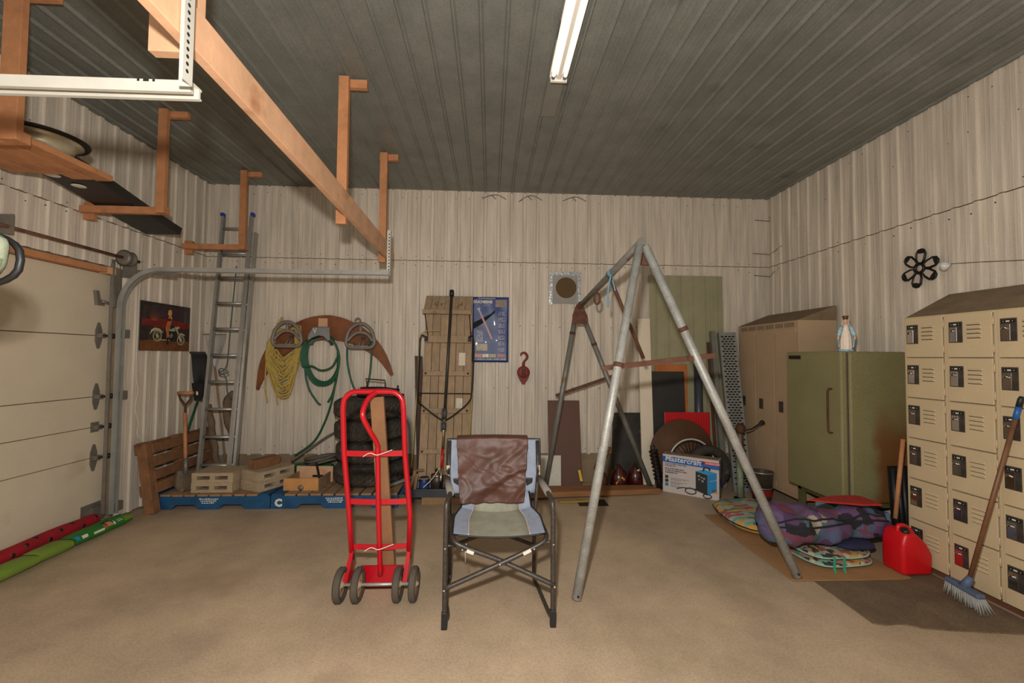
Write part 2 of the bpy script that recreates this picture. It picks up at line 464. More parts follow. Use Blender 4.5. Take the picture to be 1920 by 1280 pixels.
def perforated(x, y, z0, z1, step, mat, parent):
    """slotted steel angle hanging on two flanges"""
    mb = MB(); w = .042
    mb.box(x-w, x, y, y+.003, z0, z1); mb.box(x-.003, x, y-w, y, z0, z1)
    o = part(mb, 'slotted_hanger', mat, parent)
    hb = MB(); z = z0+.025
    while z < z1-.02:
        hb.lathe([(0, .0006), (.0065, .0006), (.0065, 0)], (x-w*.5, y, z), (0, -1, 0), 10)
        hb.lathe([(0, .0006), (.0065, .0006), (.0065, 0)], (x, y-w*.55, z+.01), (1, 0, 0), 10)
        z += step
    part(hb, 'bolt_holes', hole_m, o, kind='stuff')
perforated(-.984, TY+.06, 2.34, 2.79, .032, steelw, t)
t2p = [(XL+.4, 1.5, 2.455), (-2.2, 1.5, 2.46), (-1.02, 1.5, 2.467)]
t2 = track(t2p, 'door_track', 'bright level track with slotted hanger under the long beam', steelw, None)
hb = MB()
for x in (-1.19, -1.165, -1.14): hb.box(x-.004 if x != -1.165 else x-.009, x+.004 if x != -1.165 else x+.009, 1.4712, 1.472, 2.47, 2.478)
part(hb, 'slots', hole_m, t2, kind='stuff')
perforated(-.984, 1.425, 2.43, 2.95, .0242, steelw, t2)

# torsion shaft and drum
ts = root('torsion_shaft', (XL+.095, 3.6, 2.35), 'rusty lift shaft with cable drum above the white overhead door', 'door shaft')
part(MB().tube([(XL+.095, 3.0, 2.44), (XL+.095, 4.30, 2.44)], .013, 10), 'shaft', rust, ts)
part(MB().lathe([(.013, -.05), (.05, -.05), (.075, -.035), (.06, -.028), (.06, .028), (.07, .035), (.05, .045), (.013, .045)], (XL+.095, 4.16, 2.44), (0, 1, 0), 24), 'drum', steeld, ts)
part(MB().box(XL+.015, XL+.14, 4.215, 4.222, 2.27, 2.45).box(XL+.015, XL+.5, 4.222, 4.226, 2.30, 2.345), 'end_plate', steeld, ts)
part(MB().box(XL+.01, XL+.13, 3.17, 3.176, 2.39, 2.53).box(XL+.01, XL+.016, 3.1, 3.24, 2.37, 2.53), 'centre_bracket', steeld, ts)

# ================================================================== TIMBER OVERHEAD
beam = MB().bar((-1.05, .9, 2.70), (-1.05, 4.52, 2.605), .04, .15)
solo(beam, 'ceiling_beam', wood_p, 'long pale timber beam hung below the ceiling along the door track', 'beam', bevel=.003)
def hanger(y, x0, x1, z0, cx0, cx1, label, mat, flip=False):
    t = root('timber_hanger', ((x0+x1)/2, y, z0), label, 'timber hanger', 'timber hangers for the long beam')
    part(MB().box(x0, x1, y-.02, y+.02, z0, H-.022), 'post', mat, t, bevel=.002)
    part(MB().box(cx0, cx1, y+.02, y+.06, H-.085, H-.022), 'cleat', mat, t, bevel=.002)
hanger(3.2, -1.145, -1.072, 2.52, -1.145, -.95, 'pale orange timber post crossing the middle of the long beam', wood_o)
hanger(4.40, -1.145, -1.072, 2.50, -1.16, -.97, 'reddish timber post at the end of the beam nearest the back wall', wood_o)
hanger(1.62, -1.265, -1.09, 2.665, -1.265, -1.09, 'short wide timber post beside the slotted steel hanger', wood_p)
def jbracket(y, x1, label, za=2.74, mat=wood_o, arm0=XL+.025, wide=.07):
    t = root('timber_bracket', (x1-.035, y, za), label, 'timber bracket', 'L-shaped timber shelf brackets')
    part(MB().box(x1-wide, x1, y-.02, y+.02, za, H-.022), 'post', mat, t, bevel=.002)
    part(MB().box(arm0, x1, y+.02, y+.06, za, za+.06), 'arm', mat, t, bevel=.002)
    part(MB().box(arm0, arm0+.085, y+.06, y+.10, za-.05, za+.10), 'wall_block', mat, t, bevel=.002)
    part(MB().box(x1-wide-.02, x1+.14, y+.02, y+.06, H-.075, H-.022), 'cleat', mat, t, bevel=.002)
jbracket(2.5, -2.645, 'L-shaped timber bracket holding up the planks with the wheel rim', wide=.1)
jbracket(3.73, -2.755, 'L-shaped timber bracket under the black plastic panel')
jbracket(4.94, -2.765, 'L-shaped timber bracket in front of the ladder top', .2+2.535)
jbracket(1.2, -2.645, 'L-shaped timber bracket nearest the open end of the planks', wide=.1)
for i, (x0, x1, ye, lb) in enumerate(((-2.865, -2.750, 3.22, 'outermost long plank of the overhead shelf, edge to the room'), (-3.01, -2.872, 3.20, 'overhead shelf plank beside the outermost one'),
                                  (-3.155, -3.017, 3.12, 'overhead shelf plank next to the wall-side one'), (-3.32, -3.162, 3.10, 'overhead shelf plank closest to the tin wall'))):
    solo(MB().box(x0, x1, 1.0, ye, 2.801, 2.84), 'shelf_plank', wood_o, lb, 'plank', 'planks of the overhead shelf', bevel=.003)
wr0 = root('wheel_rim', (-2.90, 2.86, 2.841), 'dull steel wheel rim lying on the overhead planks', 'wheel rim')
part(MB().lathe([(.09, .03), (.10, .012), (.14, .0), (.15, .0), (.155, .03), (.175, .06), (.205, .075), (.20, .085), (.165, .07), (.145, .035), (.11, .04), (.09, .03)], (-2.90, 2.86, 2.841), n=36), 'barrel', M('rim_steel', (168, 158, 132), .35, .4, .25, 9), wr0)
part(MB().lathe([(.20, .078), (.232, .082), (.238, .094), (.228, .098), (.20, .088), (.20, .078)], (-2.90, 2.86, 2.841), n=36), 'outer_lip', iron, wr0)
# black plastic panel lying over the bracket
pn = root('bumper_cover', (-3.2, 3.7, 2.74), 'long black plastic bumper cover lying across the timber bracket near the door', 'bumper cover')
pp = [(-3.09, 3.105, 2.870), (-3.12, 3.35, 2.853), (-3.19, 3.73, 2.822), (-3.26, 4.1, 2.793), (-3.30, 4.45, 2.76)]
part(MB().sweep(pp, [(-.17, .04), (-.155, .0), (-.02, .012), (.08, .0), (.155, .008), (.175, .06), (.183, .06), (.165, -.008), (-.165, -.008), (-.18, .04)], (1, 0, 0)), 'channel', blackp, pn)
mb = MB()
for y in (3.22, 3.42): mb.lathe([(0, -.002), (.035, -.002), (.045, -.0008), (.045, .001)], (-3.17, y, 2.835), (0, 0, 1), 12)
part(mb, 'pale_patch', white_m, pn, label='pale worn patch')

# ================================================================== CEILING LIGHT
lt = root('fluorescent_light', (.477, 1.85, H-.12), 'white twin-tube fluorescent strip light on the ceiling', 'ceiling light')
wl = M('white_enamel', (236, 230, 220), .4, 0, .03)
part(MB().prism([(-.065, 0), (.065, 0), (.065, -.03), (.03, -.03), (.012, -.062), (-.012, -.062), (-.03, -.03), (-.065, -.03)], lambda u, v, w: (.477+u, .62+w, H-.022+v), 2.44), 'housing', wl, lt)
tubem = M('lit_tube', (255, 246, 232), .4, 0, 0, emit=1.6)
capm = M('lamp_cap', (120, 112, 104), .4, .3)
for sx in (-.042, .042):
    tb = part(MB().tube([(.477+sx, .68, H-.075), (.477+sx, 3.0, H-.075)], .013, 10), 'tube', tubem, lt)
    for y in (.65, 3.0): part(MB().tube([(.477+sx, y, H-.075), (.477+sx, y+.03, H-.075)], .014, 10), 'tube_cap', capm, tb)
mb = MB()
for y in (.64, 3.035): mb.box(.477-.06, .477+.06, y, y+.018, H-.095, H-.05)
part(mb, 'socket', wl, lt)
part(MB().box(.41, .4115, 2.55, 2.70, H-.045, H-.03), 'sticker', iron, lt)
solo(MB().box(.415, .535, 3.12, 3.62, H-.024, H-.0195), 'cover_plate', M('zinc_plate', (140, 138, 130), .5, .4, .1, 5), 'bare galvanised plate on the ceiling past the strip light', 'metal plate')

# ================================================================== LOCKERS ON THE RIGHT WALL
LX, LY, LZ, LW = 3.2249, 3.1837, .05, .3048
NC = 4
lk = root('locker_bank', (LX+.2, LY-NC*LW/2, 0), 'cream steel bank of box lockers with six rows of small doors', 'lockers')
yN = LY-NC*LW
mb = MB().box(LX+.03, XR-.03, yN, LY, LZ, LZ+6*LW)
part(mb, 'carcass', beige, lk, bevel=.003)
part(MB().box(LX+.03, XR-.06, yN+.02, LY-.02, .0, LZ), 'base', wood_d, lk)
top = [(LX, LZ+6*LW), (XR-.03, LZ+6*LW), (XR-.03, 2.075), (XR-.045, 2.075)]
part(MB().prism(top, lambda u, v, w: (u, LY-w, v), NC*LW), 'sloping_top', locktop, lk)
for c in range(NC+1):
    y = LY-c*LW
    part(MB().box(LX-.002, LX+.03, y-.012 if c < NC else y, y+.012 if c else y, LZ, LZ+6*LW), 'upright', beige, lk, bevel=.002)
part(MB().box(LX-.003, LX+.03, yN, LY, LZ+6*LW-.014, LZ+6*LW+.004), 'top_rail', beige, lk, bevel=.002)
dw, dh = LW-.03, LW-.008
def Lmesh(mb, nm, mat): return mb.mesh(nm, mat, V((0, 0, 0)))
# door local frame: origin at door centre on front plane, -x outwards, +y away from the camera
dm = Lmesh(MB().box(-.010, 0, -dw/2, dw/2, -dh/2, dh/2), 'locker_door', beige)
lm = MB(); ly0, ly1 = dw/2-.016, dw/2-.104
lm.box(-.0135, -.010, ly1, ly0, -.048, .096)
latch_me = Lmesh(lm, 'latch', latchm)
chrome_dark = M('latch_cup', (120, 110, 100), .16, 1., .3, 30)
lm = MB().box(-.015, -.0134, ly1+.036, ly0-.007, -.042, .058)
lm.tube([(-.016, ly0-.010, .028), (-.024, ly0-.025, .044), (-.016, ly0-.042, .028)], .005, 6)
cup_me = Lmesh(lm, 'latch_cup', chrome)
lm = MB().box(-.0152, -.0134, ly1+.008, ly0-.008, .068, .086)
plate_me = Lmesh(lm, 'number_plate', hole_m)
lm = MB().box(-.0158, -.0152, ly1+.035, ly1+.055, .073, .081).box(-.0158, -.0152, ly1+.018, ly1+.022, .075, .079).box(-.0158, -.0152, ly0-.022, ly0-.018, .075, .079)
mark_me = Lmesh(lm, 'plate_marks', white_m)
lm = MB()
def louver(z, a, b): # small pressed hood
    return MB().add([(-.0095, a, z), (-.0095, b, z), (-.018, a-.006 if a > b else a+.006, z-.012), (-.018, b+.006 if a > b else b-.006, z-.012), (-.010, a, z-.0125), (-.010, b, z-.0125)],
                    [(0, 1, 3, 2), (2, 3, 5, 4), (0, 2, 4), (1, 5, 3), (0, 4, 5, 1)])
lou_me = Lmesh(louver(0, dw/2-.128, dw/2-.215), 'louver', beige)
slit_me = Lmesh(MB().box(-.0125, -.0098, dw/2-.213, dw/2-.130, -.0165, -.0125), 'slit', hole_m)
hin_me = Lmesh(MB().tube([(0, 0, -.028), (0, 0, .028)], .0045, 8), 'hinge', beige)
for c in range(NC):
    for r in range(6):
        cy = LY-(c+.5)*LW; cz = LZ+(5.5-r)*LW
        d = inst(dm, 'door', lk, (LX, cy+.003, cz), bevel=.003)
        base = (LX, cy+.003, cz)
        inst(latch_me, 'latch', d, (0, 0, 0), .004).location = (0, 0, 0)
        for me_, nm in ((cup_me, 'latch_cup'), (plate_me, 'number_plate'), (mark_me, 'plate_marks')):
            o = inst(me_, nm, d, (0, 0, 0)); o.location = (0, 0, 0)
        for k in range(4):
            o = inst(lou_me, 'louver', d, (0, 0, 0)); o.location = (0, 0, .082-k*.029)
            o = inst(slit_me, 'louver_slit', d, (0, 0, 0)); o.location = (0, 0, .082-k*.029)
        for z in (-.09, .09):
            o = inst(hin_me, 'hinge', d, (0, 0, 0)); o.location = (-.008, -dw/2-.006, z)

# tall lockers in the corner
tl = root('tall_locker', (3.42, 4.85, 0), 'tan steel three-door full-height locker with sloping top in the corner', 'locker')
BX, B0, B1 = 3.2, 4.30, 5.38
part(MB().box(BX, XR-.03, B0, B1, .10, 1.965), 'carcass', beige2, tl, bevel=.004)
part(MB().prism([(BX-.004, 1.965), (XR-.03, 1.965), (XR-.03, 2.115), (XR-.04, 2.12)], lambda u, v, w: (u, B0+w, v), B1-B0), 'sloping_top', locktop, tl)
mb = MB()
for x in (BX+.02, XR-.07):
    for y in (B0+.02, B1-.05): mb.box(x, x+.03, y, y+.03, 0, .10)
part(mb, 'feet', steeld, tl)
for k in range(3):
    a = B0+.03+k*.345; b = a+.325
    d = part(MB().box(BX-.010, BX, a, b, .14, 1.88), 'door', beige2, tl, bevel=.003)
    part(MB().box(BX-.014, BX-.010, b-.05, b-.12, .97, 1.09).box(BX-.02, BX-.014, b-.06, b-.10, .98, 1.02), 'latch', latchm, d)
    part(MB().tube([(BX-.011, a-.003, .2), (BX-.011, a-.003, 1.84)], .004, 6), 'hinge', beige2, d)
mb = MB()
for k in range(52):
    if k % 17 in (0, 9): continue
    y = B0+.05+k*.0192
    mb.box(BX-.0012, BX, y, y+.006, 1.895, 1.945)
part(mb, 'vent_slots', hole_m, tl, kind='stuff')

# ================================================================== OLIVE REFRIGERATOR
FX, F0, F1, FZ0, FZ1 = 2.99, 3.50, 4.17, .34, 1.625
fr = root('refrigerator', (3.27, 3.83, 0), 'olive green old refrigerator with a long handle and rust-stained side', 'refrigerator')
part(MB().box(FX+.055, 3.57, F0, F1, FZ0, FZ1), 'cabinet', fridge_m, fr, bevel=.02)
part(MB().box(FX+.035, FX+.056, F0+.012, F1-.012, FZ0+.01, FZ1-.01), 'seal', rubber2, fr)
dr = part(MB().box(FX-.02, FX+.036, F0, F1, FZ0, FZ1), 'door', fridge_m, fr, bevel=.012)
part(MB().tube(spline([(FX-.02, F0+.10, 1.30), (FX-.055, F0+.10, 1.29), (FX-.06, F0+.10, 1.2), (FX-.06, F0+.10, 1.02), (FX-.055, F0+.10, .93), (FX-.02, F0+.10, .92)], 4), .008, 8), 'handle', rustd, dr)
part(MB().box(FX-.024, FX-.02, F1-.04, F1-.20, FZ1-.07, FZ1-.035), 'badge', iron, dr)
st = MB()
for x, y in ((FX+.05, F0+.05), (FX+.05, F1-.09), (3.5, F0+.05), (3.5, F1-.09)): st.box(x, x+.045, y, y+.045, 0, FZ0)
st.box(FX+.05, 3.545, F0+.05, F0+.09, FZ0-.05, FZ0).box(FX+.05, 3.545, F1-.09, F1-.05, FZ0-.05, FZ0).box(FX+.05, FX+.09, F0+.09, F1-.09, FZ0-.05, FZ0)
part(st, 'stand', M('stand_green', (92, 88, 50), .6), fr)
solo(MB().box(3.13, 3.5, 3.62, 4.02, 0, .22), 'storage_box', pale_blue, 'pale blue box stored in the gap underneath the refrigerator', 'box', bevel=.006)

def stain(mat, rgb, rules, amount=.9):
    """mix a colour where object coordinates pass (axis, from, to) ramps, broken up by noise"""
    nt = mat.node_tree; N = nt.nodes; L = nt.links; bs = N['Principled BSDF']
    src = bs.inputs['Base Color'].links[0].from_socket
    tc = N.new('ShaderNodeTexCoord'); sp = N.new('ShaderNodeSeparateXYZ'); L.new(tc.outputs['Object'], sp.inputs[0])
    n = N.new('ShaderNodeTexNoise'); n.inputs['Scale'].default_value = 5; n.inputs['Detail'].default_value = 6; L.new(tc.outputs['Object'], n.inputs['Vector'])
    acc = None
    for ax, lo, hi in rules:
        ad = N.new('ShaderNodeMath'); ad.operation = 'MULTIPLY_ADD'; ad.inputs[1].default_value = .25; L.new(n.outputs['Fac'], ad.inputs[0]); L.new(sp.outputs[ax], ad.inputs[2])
        mr = N.new('ShaderNodeMapRange'); mr.interpolation_type = 'SMOOTHSTEP'; mr.inputs[1].default_value = lo+.125; mr.inputs[2].default_value = hi+.125
        L.new(ad.outputs[0], mr.inputs[0])
        if acc is None: acc = mr.outputs[0]
        else:
            mu = N.new('ShaderNodeMath'); mu.operation = 'MULTIPLY'; L.new(acc, mu.inputs[0]); L.new(mr.outputs[0], mu.inputs[1]); acc = mu.outputs[0]
    mu = N.new('ShaderNodeMath'); mu.operation = 'MULTIPLY'; mu.inputs[1].default_value = amount; L.new(acc, mu.inputs[0])
    mx = N.new('ShaderNodeMixRGB'); mx.inputs[2].default_value = lin(rgb)
    L.new(mu.outputs[0], mx.inputs[0]); L.new(src, mx.inputs[1]); L.new(mx.outputs[0], bs.inputs['Base Color'])
for o_ in fr.children:
    if o_.name.startswith('cabinet'):
        fm2 = fridge_m.copy(); fm2.name = 'olive_enamel_rusted'; o_.data.materials[0] = fm2
        stain(fm2, (116, 70, 34), (('X', -.06, .06), ('Z', 1.28, .80)))
# figurine on the refrigerator
sx, sy, sz = 3.105, 3.60, FZ1+.0006
sg = root('figurine', (sx, sy, sz), 'painted plaster figurine in white robe, blue cloak and crown on the refrigerator', 'figurine')
fxf = Matrix.Translation((sx, sy, sz)) @ Matrix.Rotation(math.radians(-32), 4, 'Z')
robe = M('ivory_paint', (232, 214, 194), .5, 0, .08, 30); cloak = M('blue_paint', (156, 188, 198), .5, 0, .45, 40, spot=((214, 216, 210), .3, 45)); skin = M('painted_skin', (224, 178, 140), .5)
crownm = M('dark_gold', (92, 62, 34), .5, .3, .2, 30)
part(MB(fxf).lathe([(0, 0), (.056, 0), (.058, .012), (.05, .018), (0, .018)], n=20), 'base', cloak, sg)
def fold(u, v):
    a = 2*PI*u; z = .018+v*.165
    r = .040-.014*v+.006*math.sin(v*PI)
    r *= 1+.07*math.sin(a*9)*(1-v*.6)
    return (r*1.05*math.cos(a), r*.8*math.sin(a), z)
part(MB(fxf).grid(fold, 48, 10, cu=True).lathe([(.026, .0), (.024, .03), (.018, .05), (.008, .058), (0, .06)], (0, 0, .18), n=16), 'robe', robe, sg)
def cl(u, v):
    a = PI*(-.18+1.36*u); z = .03+v*.205
    r = (.058+.012*math.sin(v*PI*.9)) if v < .72 else .066-(v-.72)*.16
    r *= 1+.04*math.sin(u*20)
    return (r*math.cos(a)*.95, r*math.sin(a)*.62+.004, z)
o = part(MB(fxf).grid(cl, 30, 14), 'cloak', cloak, sg); md = o.modifiers.new('s', 'SOLIDIFY'); md.thickness = .004
for s_ in (-1, 1):
    arm_ = part(MB(fxf).tube([(s_*.024, -.012, .222), (s_*.042, -.02, .19), (s_*.050, -.028, .155), (s_*.055, -.034, .135)], [.012, .015, .016, .014], 10), 'sleeve', cloak, sg)
    hb = MB(fxf).tube([(s_*.055, -.035, .137), (s_*.057, -.038, .122), (s_*.058, -.038, .112)], [.008, .008, .005], 8)
    for k in range(5): hb.tube([(s_*(.053+.0025*k), -.038, .115), (s_*(.053+.0027*k), -.041+abs(k-2)*.001, .100+abs(k-2)*.003)], .0017, 5)
    part(hb, 'hand', skin, sg)
hd = MB(fxf).lathe([(0, -.024), (.008, -.023), (.014, -.014), (.0165, 0), (.016, .012), (.010, .021), (0, .024)], (0, -.004, .262), n=18)
hd.tube([(0, -.020, .266), (0, -.0235, .258)], [.002, .0032], 6).tube([(0, -.002, .225), (0, -.003, .245)], .009, 8)
for s_ in (-1, 1): hd.tube([(s_*.016, -.002, .266), (s_*.0165, -.001, .256)], .003, 6)
h_ = part(hd, 'head', skin, sg)
part(MB(fxf).tube([(-.006, -.0205, .2655), (-.0035, -.021, .2652)], .0012, 5).tube([(.006, -.0205, .2655), (.0035, -.021, .2652)], .0012, 5).tube([(-.004, -.0195, .251), (.004, -.0195, .251)], .0011, 5), 'eyes_and_mouth', iron, h_)
def veil(u, v):
    a = PI*(-.1+1.2*u); r = .021+.008*(1-v)
    return (r*math.cos(a), r*math.sin(a)*.9-.002, .215+v*.068)
o = part(MB(fxf).grid(veil, 18, 6), 'veil', robe, sg); md = o.modifiers.new('s', 'SOLIDIFY'); md.thickness = .003
part(MB(fxf).lathe([(0, .0), (.018, .0), (.019, .008), (.017, .01), (.021, .018), (.024, .03), (.020, .032), (.014, .026), (0, .026)], (0, -.003, .280), n=16, rfun=lambda i, k: .002 if (i % 4 == 0 and k > 3) else 0), 'crown', crownm, sg)

# ================================================================== FLOWER SUNCATCHER ON THE RIGHT WALL
fc = V((XR-.05, 3.400, 2.325))
fg = root('flower_suncatcher', (XR-.04, 3.4, 2.17), 'black-leaded flower ornament with six pale glass petals on the tin wall', 'wall ornament')
glassm = M('pale_pink_glass', (190, 172, 158), .2, 0, .08, 10)
lead = M('dark_lead', (22, 26, 24), .4, .3, .2, 20)
def fpt(u, v, w): return (fc.x-w, fc.y-u, fc.z+v)
part(MB().tube([fpt(.036*math.cos(a*PI/12), .036*math.sin(a*PI/12), .006) for a in range(24)], .011, 8, closed=True), 'centre_ring', lead, fg)
part(MB().lathe([(0, 0), (.033, 0), (.033, .006), (0, .006)], fpt(0, 0, 0), (-1, 0, 0), 20), 'centre_glass', glassm, fg)
for k in range(6):
    a = math.radians(17+60*k+(6 if k % 2 else 0)); ca, sa = math.cos(a), math.sin(a)
    out = [(.045, -.018), (.075, -.032), (.125, -.036), (.152, -.022), (.158, 0), (.152, .022), (.125, .036), (.075, .032), (.045, .018)]
    ring = [fpt(p*ca-q*sa, p*sa+q*ca, .006) for p, q in out]
    pt = part(MB().tube(ring, .0085, 6, closed=True), 'petal_frame', lead, fg)
    part(MB().prism([(p*ca-q*sa, p*sa+q*ca) for p, q in out[:3]+[(.128, 0)]+out[6:]], lambda u, v, w: fpt(u, v, w+.003), .004), 'petal_glass', glassm, pt)
    part(MB().prism([(p*ca-q*sa, p*sa+q*ca) for p, q in [out[2], out[3], out[4], out[5], out[6], (.122, 0)]], lambda u, v, w: fpt(u, v, w+.002), .008), 'petal_tip', lead, pt)
solo(MB().lathe([(0, 0), (.022, 0), (.03, .03), (.034, .05), (.03, .05), (.026, .03), (0, .005)], (XR-.055, 3.215, 2.275), (-.1, -.45, .8), 18), 'plastic_cup', M('clear_white_plastic', (220, 218, 214), .25), 'small white plastic cup tucked against the wall behind the flower ornament', 'cup')
wr = [(XR-.025, 3.25, 2.325), (XR-.024, 3.0, 2.29), (XR-.024, 2.7, 2.24), (XR-.024, 2.3, 2.19)]
solo(MB().tube(spline(wr, 6), .0022, 5), 'hanging_wire', iron, 'thin dark wire running along the tin wall from the flower ornament', 'wire')
# ================================================================== LEFT CORNER
# picture on the left wall
px0, py0, py1, pz0, pz1 = XL+.026, 4.425, 5.12, 1.585, 2.085
pc = root('metal_picture', (XL+.03, 4.77, pz0), 'dark printed picture of a person in black on a vintage motorcycle in a red desert', 'picture')
part(MB().box(XL+.022, XL+.034, py0, py1, pz0, pz1), 'panel', M('picture_dark', (38, 22, 24), .35, 0, .3, 5, coat=.3), pc, bevel=.002)
def pq(u, v, w): return (XL+.034+w, py0+u*(py1-py0), pz0+v*(pz1-pz0))
def flat(poly, nm, mat, lay, par=None, tags=None):
    return part(MB().prism(poly, lambda u, v, w: pq(u, v, w+lay*.0006), .0006), nm, mat, par or pc)
grnd = M('print_sand', (112, 66, 30), .4, 0, .4, 14); sunset = M('print_sunset', (122, 26, 18), .4, 0, .5, 9); sky = M('print_violet', (58, 36, 46), .4, 0, .3, 6)
flat([(.0, .0), (1, .0), (1, .22), (.6, .2), (.3, .24), (0, .2)], 'print_ground', grnd, 0)
flat([(.02, .52), (.45, .48), (.98, .5), (.98, .62), (.5, .68), (.02, .64)], 'print_sunset', sunset, 0)
flat([(.2, .66), (.8, .7), (.9, .9), (.5, .97), (.25, .9)], 'print_sky', sky, 0)
agave = M('print_agave', (150, 80, 46), .4)
mb = MB()
for k in range(7):
    a = math.radians(125-k*14); b0 = (.21+.012*k, .62); e0 = (b0[0]+.24*math.cos(a)*.6, b0[1]+.24*math.sin(a))
    mb.prism([(b0[0]-.006, b0[1]), (b0[0]+.006, b0[1]), e0], lambda u, v, w: pq(u, v, w+.0008), .0006)
part(mb, 'print_agave', agave, pc)
chromep = M('print_cream', (196, 182, 140), .4); darkp = M('print_black', (20, 17, 18), .4); skinp = M('print_skin', (190, 104, 56), .4, 0, .25, 20); hairp = M('print_blonde', (214, 160, 90), .4)
asp = (py1-py0)/(pz1-pz0)
def ring2(cu, cv, r, t, nm, mat, lay):
    mb = MB(); n = 28
    for k in range(n):
        a, b = 2*PI*k/n, 2*PI*(k+1)/n
        mb.prism([(cu+r*math.cos(a)/asp, cv+r*math.sin(a)), (cu+r*math.cos(b)/asp, cv+r*math.sin(b)), (cu+(r-t)*math.cos(b)/asp, cv+(r-t)*math.sin(b)), (cu+(r-t)*math.cos(a)/asp, cv+(r-t)*math.sin(a))], lambda u, v, w: pq(u, v, w+lay*.0006), .0006)
    part(mb, nm, mat, pc)
for cu, cv, r in ((.31, .31, .13), (.80, .24, .125)):
    flat([(cu+r*math.cos(a*PI/10)/asp, cv+r*math.sin(a*PI/10)) for a in range(20)], 'print_tyre', darkp, 2)
    ring2(cu, cv, r-.012, .018, 'print_rim', chromep, 3)
    ring2(cu, cv, .03, .03, 'print_hub', chromep, 4)
    mb = MB()
    for k in range(7):
        a = PI*k/7
        c_, s_ = math.cos(a)*(r-.02), math.sin(a)*(r-.02)
        mb.prism([(cu-c_/asp-.003*s_/r, cv-s_), (cu-c_/asp+.003, cv-s_+.003), (cu+c_/asp+.003, cv+s_+.003), (cu+c_/asp-.003, cv+s_)], lambda u, v, w: pq(u, v, w+.0020), .0004)
    part(mb, 'print_spokes', chromep, pc)
flat([(.16, .33), (.19, .43), (.26, .48), (.36, .46), (.42, .38), (.39, .38), (.34, .42), (.27, .43), (.21, .39)], 'print_rear_fender', chromep, 5)
flat([(.72, .33), (.74, .38), (.82, .40), (.89, .36), (.87, .34), (.81, .365), (.76, .35)], 'print_front_fender', chromep, 5)
flat([(.66, .53), (.69, .54), (.80, .25), (.77, .25)], 'print_fork', chromep, 5)
flat([(.53, .47), (.56, .51), (.66, .50), (.68, .44), (.62, .42), (.54, .43)], 'print_tank', M('print_mint', (150, 176, 140), .4), 5)
flat([(.40, .28), (.48, .44), (.62, .43), (.66, .30), (.58, .20), (.46, .2)], 'print_engine', darkp, 4)
flat([(.54, .33), (.60, .39), (.63, .33), (.58, .27)], 'print_cylinder', M('print_steel', (120, 116, 120), .4), 5)
flat([(.34, .225), (.56, .215), (.56, .235), (.34, .245)], 'print_exhaust', chromep, 5)
flat([(.70, .51), (.73, .545), (.76, .53), (.75, .49), (.71, .48)], 'print_headlamp', chromep, 6)
flat([(.46, .48), (.49, .62), (.52, .76), (.57, .77), (.59, .66), (.57, .56), (.58, .5), (.53, .46), (.54, .3), (.52, .2), (.49, .21), (.49, .34)], 'print_rider', skinp, 7)
flat([(.49, .20), (.495, .29), (.53, .29), (.525, .17), (.54, .14), (.50, .13)], 'print_boot', darkp, 8)
flat([(.49, .64), (.51, .69), (.57, .69), (.58, .645)], 'print_top', darkp, 8)
flat([(.55, .46), (.56, .56), (.61, .58), (.64, .52), (.60, .48)], 'print_jacket', M('print_navy', (34, 34, 52), .4), 8)
flat([(.50, .78), (.51, .86), (.54, .89), (.58, .87), (.585, .80), (.57, .75), (.60, .7), (.58, .69), (.53, .76)], 'print_hair', hairp, 8)
mb = MB()
for k in range(5): mb.prism([(.87+.008*(k % 2), .84-.05*k), (.90, .84-.05*k), (.90, .86-.05*k), (.87, .86-.05*k)], lambda u, v, w: pq(u, v, w+.0006), .0006)
part(mb, 'print_marks', M('print_grey', (110, 96, 90), .5), pc)

# thin white wire down the wall
ww = [(XL+.03, 4.41, 2.72), (XL+.026, 4.405, 2.2), (XL+.026, 4.40, 1.4), (XL+.028, 4.43, 1.2), (XL+.026, 4.41, 1.02), (XL+.03, 4.45, .86), (XL+.03, 4.44, .76), (XL+.05, 4.50, .66)]
solo(MB().tube(spline(ww, 6), .0032, 5), 'string_wire', white_m, 'thin white wire hanging down the left tin wall beside the picture', 'wire')

# hose and paper rolls pushed against the foot of the door
rd = root('draught_roll', (-3.45, 3.2, 0), 'red spotted cloth roll pushed against the foot of the overhead door', 'cloth roll')
def roll(y0, y1, x, r, z, wob, xe=1.):
    return lambda u, v: (x+math.cos(2*PI*u)*r*xe*(1+.08*math.sin(v*37))+wob*math.sin(v*5), y0+(y1-y0)*v, z+math.sin(2*PI*u)*r*(1+.10*math.sin(v*23+1)))
part(MB().grid(roll(1.6, 4.08, -3.512, .055, .07, .010), 16, 60, cu=True), 'cloth', M('red_cloth', (150, 14, 28), .9, 0, .2, 8, .2, 100), rd)
mb = MB(); f_ = roll(1.6, 4.08, -3.512, .055, .07, .010)
for k in range(26):
    v = (k+.5+random.uniform(-.25, .25))/26; u = [.02, .12, .20][k % 3]
    p = V(f_(u, v)); n = V((math.cos(2*PI*u), 0, math.sin(2*PI*u)))
    mb.lathe([(0, .004), (.014, .003), (.018, -.006)], p, n, 8)
part(mb, 'black_spots', blackp, rd, kind='stuff')
gp = root('paper_bags', (-3.36, 3.2, 0), 'row of folded green printed packages lying along the red cloth roll', 'packaging')
gm = [M('lime_print', (112, 138, 48), .55, 0, .15, 8), M('green_print', (40, 116, 38), .5, 0, .15, 8)]
def bagf(y0, y1, r0):
    def f(u, v):
        a = 2*PI*u; rr = .042*(1-.25*abs(2*v-1)**4)
        c_, s_ = math.cos(a), math.sin(a)
        return (-3.345+.010*math.sin(y0*3)+.075*math.copysign(abs(c_)**.7, c_), y0+(y1-y0)*v, .044+rr*math.copysign(abs(s_)**.7, s_)*(1+.06*noise.noise((u*6, v*8, y0))))
    return f
